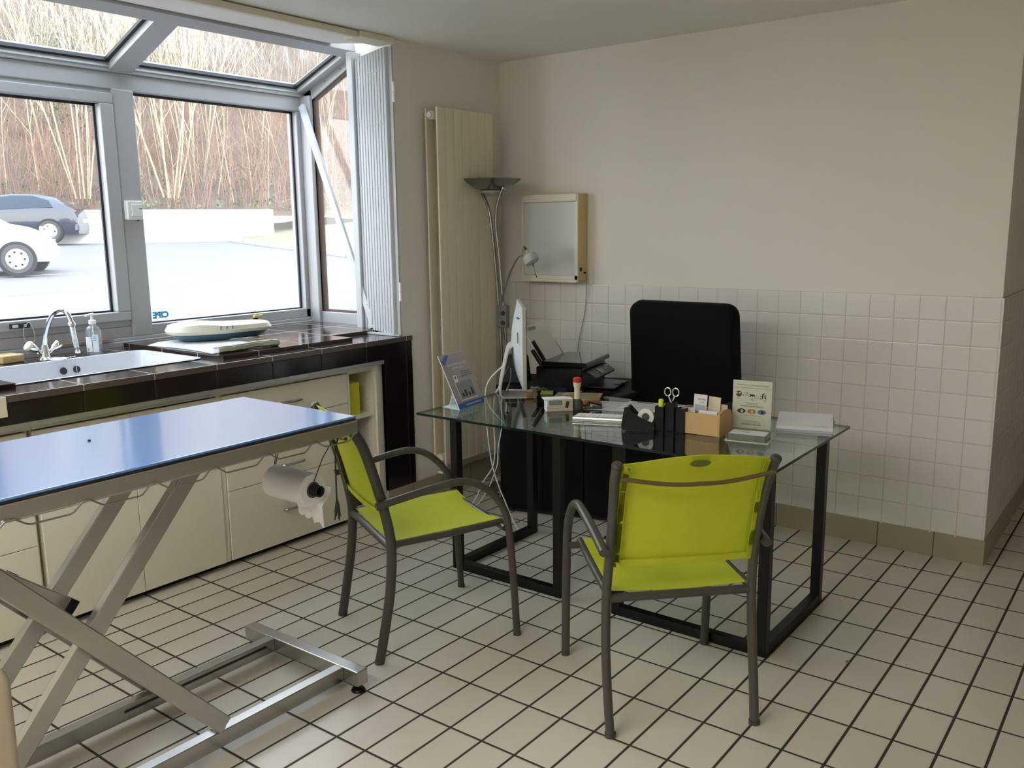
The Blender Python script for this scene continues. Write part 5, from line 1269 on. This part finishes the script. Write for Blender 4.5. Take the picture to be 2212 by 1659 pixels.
for i in range(5200):
    if i % 3: c0 = hp(31.9 + rt.random() ** 2 * 3, rt.uniform(-16, 20)); zc = rt.random() * .5
    else: c0 = hp(35 + rt.random() * 2, -.6 + rt.gauss(0, .7)); zc = 2.6 + rt.gauss(0, .8)
    c0 = c0 + Vector((0, 0, max(zc, .05))); u = Vector((rt.uniform(-1, 1), rt.uniform(-1, 1), rt.uniform(-1, 1))).normalized(); v = u.orthogonal().normalized(); r_ = rt.uniform(.03, .08)
    bm.faces.new([bm.verts.new(c0 + u * r_), bm.verts.new(c0 + v * r_ * .6), bm.verts.new(c0 - u * r_), bm.verts.new(c0 - v * r_ * .6)])
tag(obj('ivy_leaves', bm, M['ivy'], None), 'patches of green ivy along the foot of the hillside', 'ivy', kind='stuff')

# ------------------------------------------------------------------ parked cars
M['tyre'] = mat('tyre_rubber', (.05, .05, .05), .8); M['rim'] = metal('wheel_silver', (.70, .70, .72), .35); M['carglass'] = mat('dark_car_glass', (.02, .05, .08), .06, spec=.8); M['lampr'] = mat('red_tail_lamp', (.35, .02, .02), .2, coat=.5)
def car(nm, label, base, head, paint, prof, L, W, wheels, wr, win, rear_at, hub):
    """prof: roof outline (u along the car, z) from one end to the other; belt height splits body and greenhouse"""
    t = thing(nm, label, 'car', base)
    a = head; fx = Vector((math.cos(a), math.sin(a), 0)); sx = Vector((-math.sin(a), math.cos(a), 0))
    def P(u, v, z): return Vector(base) + fx * u + sx * v + Vector((0, 0, z))
    bm = B(); rings = []; low = .24
    for u, zt, zb in prof:
        hw = W / 2 * (1 - .10 * (abs(u) / (L / 2)) ** 4); top = hw * (.74 if zt > zb + .12 else .90)
        ring = [(-hw * .93, low), (-hw, .45), (-hw, zb - .12), (-hw * .97, zb)]
        ring += [(-top - .02, zb + (zt - zb) * .75), (-top * .86, zt - .012), (0, zt), (top * .86, zt - .012), (top + .02, zb + (zt - zb) * .75)]
        ring += [(hw * .97, zb), (hw, zb - .12), (hw, .45), (hw * .93, low)]
        rings.append([bm.verts.new(P(u, v, z)) for v, z in ring])
    for r0, r1 in zip(rings, rings[1:]):
        n = len(r0)
        for k in range(n): bm.faces.new((r0[k], r0[(k + 1) % n], r1[(k + 1) % n], r1[k])).smooth = True
    bm.faces.new(rings[0]); bm.faces.new(rings[-1][::-1]); obj('body', bm, paint, t)
    for v in (-1, 1):
        bm = B(); vs0 = [bm.verts.new(P(u, v * (W / 2 * (.985 - .17 * max(0, (z - .93)) / .45)), z)) for u, z in win]; bm.faces.new(vs0); 
        bmesh.ops.solidify(bm, geom=bm.faces[:], thickness=.012); obj('side_window', bm, M['carglass'], t)
        for u in wheels:
            c = P(u, v * (W / 2 - .10), wr)
            bm = B(); lathe(bm, [(wr + .045, -.10), (wr + .05, .098)], c, 32, sx * v); obj('wheel_arch', bm, M['blackm'], t)
            bm = B(); lathe(bm, [(wr * .66, -.08), (wr * .93, -.085), (wr, -.06), (wr, .085), (wr * .93, .108), (wr * .68, .104)], c, 36, sx * v, caps=True); wh = obj('tyre', bm, M['tyre'], t)
            bm = B(); lathe(bm, [(wr * .68, .1045), (wr * .64, .113), (wr * .2, .118), (wr * .1, .122)], c, 32, sx * v); rm = obj('hubcap', bm, hub, wh)
            bm = B()
            for k in range(7):
                b_ = 2 * PI * k / 7; q = c + sx * v * .1165 + (fx * math.cos(b_) + Vector((0, 0, math.sin(b_)))) * wr * .47
                lathe(bm, [(wr * .085, -.004), (wr * .085, .002)], q, 10, sx * v)
            obj('hubcap_hole', bm, M['blackm'], rm)
    u = rear_at * L / 2
    for v in (-1, 1):
        bm = B(); q = P(u * .965, v * W * .40, .84); obox(bm, q + Vector((0, 0, -.10)), q + Vector((0, 0, .10)), .16, .05, fx); obj('tail_lamp', bm, M['lampr'] if hub is M['rim'] else M['wplastic'], t, bev=.015)
    bm = B(); q = P(u * .99, 0, .42); obox(bm, q - sx * W * .46, q + sx * W * .46, .12, .22); obj('bumper', bm, paint, t, bev=.04)
    bm = B(); q = P(u * 1.012, 0, .62); obox(bm, q - sx * .26, q + sx * .26, .03, .11); obj('number_plate', bm, M['wplastic'], t)
    return t
M['bluecar'] = mat('dark_blue_car_paint', (.012, .016, .032), .25, var=.02, coat=1.0); M['whitecar'] = mat('white_car_paint', (.82, .83, .85), .25, var=.01, coat=.6)
ra = math.atan2(RV.y, RV.x)
# dark blue hatchback: rear end to the right of the window view
hatch = [(-2.05, .62, .58), (-1.98, .78, .70), (-1.3, .94, .86), (-.95, 1.0, .92), (-.35, 1.36, .94), (.2, 1.44, .95), (.9, 1.42, .97), (1.45, 1.32, .99), (1.80, 1.06, 1.0), (1.98, .98, .92), (2.06, .74, .70)]
yaw = ra - math.radians(16); fxv = Vector((math.cos(yaw), math.sin(yaw), 0)); sv_ = Vector((-math.sin(yaw), math.cos(yaw), 0))
wc = Vector((-26.49, 8.69, 0)); cen = wc - fxv * 1.28 + sv_ * .80; cen.z = gz(cen.x, cen.y) + .05
car('parked_hatchback', 'dark blue hatchback parked with its tail towards the white wall', cen, yaw, M['bluecar'], hatch, 4.1, 1.74, (-1.30, 1.28), .32,
    [(-.75, .95), (-.30, 1.30), (.25, 1.375), (.85, 1.36), (1.30, 1.22), (1.42, 1.02)], 1, M['rim'])
# small white car: its nose to the right
smallc = [(-1.85, .70, .66), (-1.80, 1.0, .88), (-1.6, 1.35, .95), (-1.0, 1.47, .96), (-.1, 1.48, .94), (.45, 1.36, .93), (1.0, 1.02, .92), (1.35, .95, .88), (1.70, .80, .74), (1.86, .58, .55)]
yaw = ra - math.radians(6); fxv = Vector((math.cos(yaw), math.sin(yaw), 0)); sv_ = Vector((-math.sin(yaw), math.cos(yaw), 0))
wc = Vector((-18.01, 3.94, 0)); cen = wc - fxv * 1.33 + sv_ * .78; cen.z = gz(cen.x, cen.y) + .02
car('parked_small_car', 'small white car parked in front of the dark blue hatchback', cen, yaw, M['whitecar'], smallc, 3.72, 1.68, (-1.15, 1.33), .30,
    [(-1.35, .98), (-1.1, 1.36), (-.1, 1.40), (.40, 1.28), (.85, 1.0)], 1, M['wplastic'])
# ------------------------------------------------------------------ light and camera
sc = bpy.context.scene
w = bpy.data.worlds.new('World'); sc.world = w; w.use_nodes = True; nt = w.node_tree
bg = nt.nodes['Background']   # bright hazy winter sky: white at the horizon, pale blue overhead
tc = nt.nodes.new('ShaderNodeTexCoord'); sp = nt.nodes.new('ShaderNodeSeparateXYZ'); cr = nt.nodes.new('ShaderNodeValToRGB')
nt.links.new(tc.outputs['Generated'], sp.inputs[0]); nt.links.new(sp.outputs['Z'], cr.inputs[0]); nt.links.new(cr.outputs[0], bg.inputs[0]); bg.inputs[1].default_value = SKY
e_ = cr.color_ramp.elements; e_[0].position = 0.0; e_[0].color = (1, .98, .95, 1); e_[1].position = 1.0; e_[1].color = (.70, .83, 1, 1)
sun = bpy.data.lights.new('sun', 'SUN'); sun.energy = SUN; sun.color = (1, .96, .90); sun.angle = math.radians(1.5)
so_ = bpy.data.objects.new('sun', sun); C.objects.link(so_)
sd_ = Vector((.82, .22, .56)).normalized(); so_.rotation_euler = sd_.to_track_quat('Z', 'Y').to_euler(); so_.location = sd_ * 30
cam = bpy.data.cameras.new('camera'); co = bpy.data.objects.new('camera', cam); C.objects.link(co); sc.camera = co
cam.sensor_width = 36; cam.sensor_fit = 'HORIZONTAL'; cam.lens = 36 * 1909.219 / 2212; cam.clip_start = .05; cam.clip_end = 400
R_ = Vector(CR); U_ = Vector(CU); F_ = Vector(CF)
co.matrix_world = Matrix(((R_.x, U_.x, -F_.x, CC[0]), (R_.y, U_.y, -F_.y, CC[1]), (R_.z, U_.z, -F_.z, CC[2]), (0, 0, 0, 1)))
v = sc.view_settings; v.view_transform = 'Standard'; v.look = 'None'; v.exposure = EXPO; v.gamma = 1; v.use_curve_mapping = False
sc.cycles.max_bounces = 12; sc.cycles.diffuse_bounces = 7; sc.cycles.glossy_bounces = 6; sc.cycles.transparent_max_bounces = 24
sc.cycles.caustics_reflective = False; sc.cycles.caustics_refractive = False; sc.cycles.sample_clamp_indirect = 6
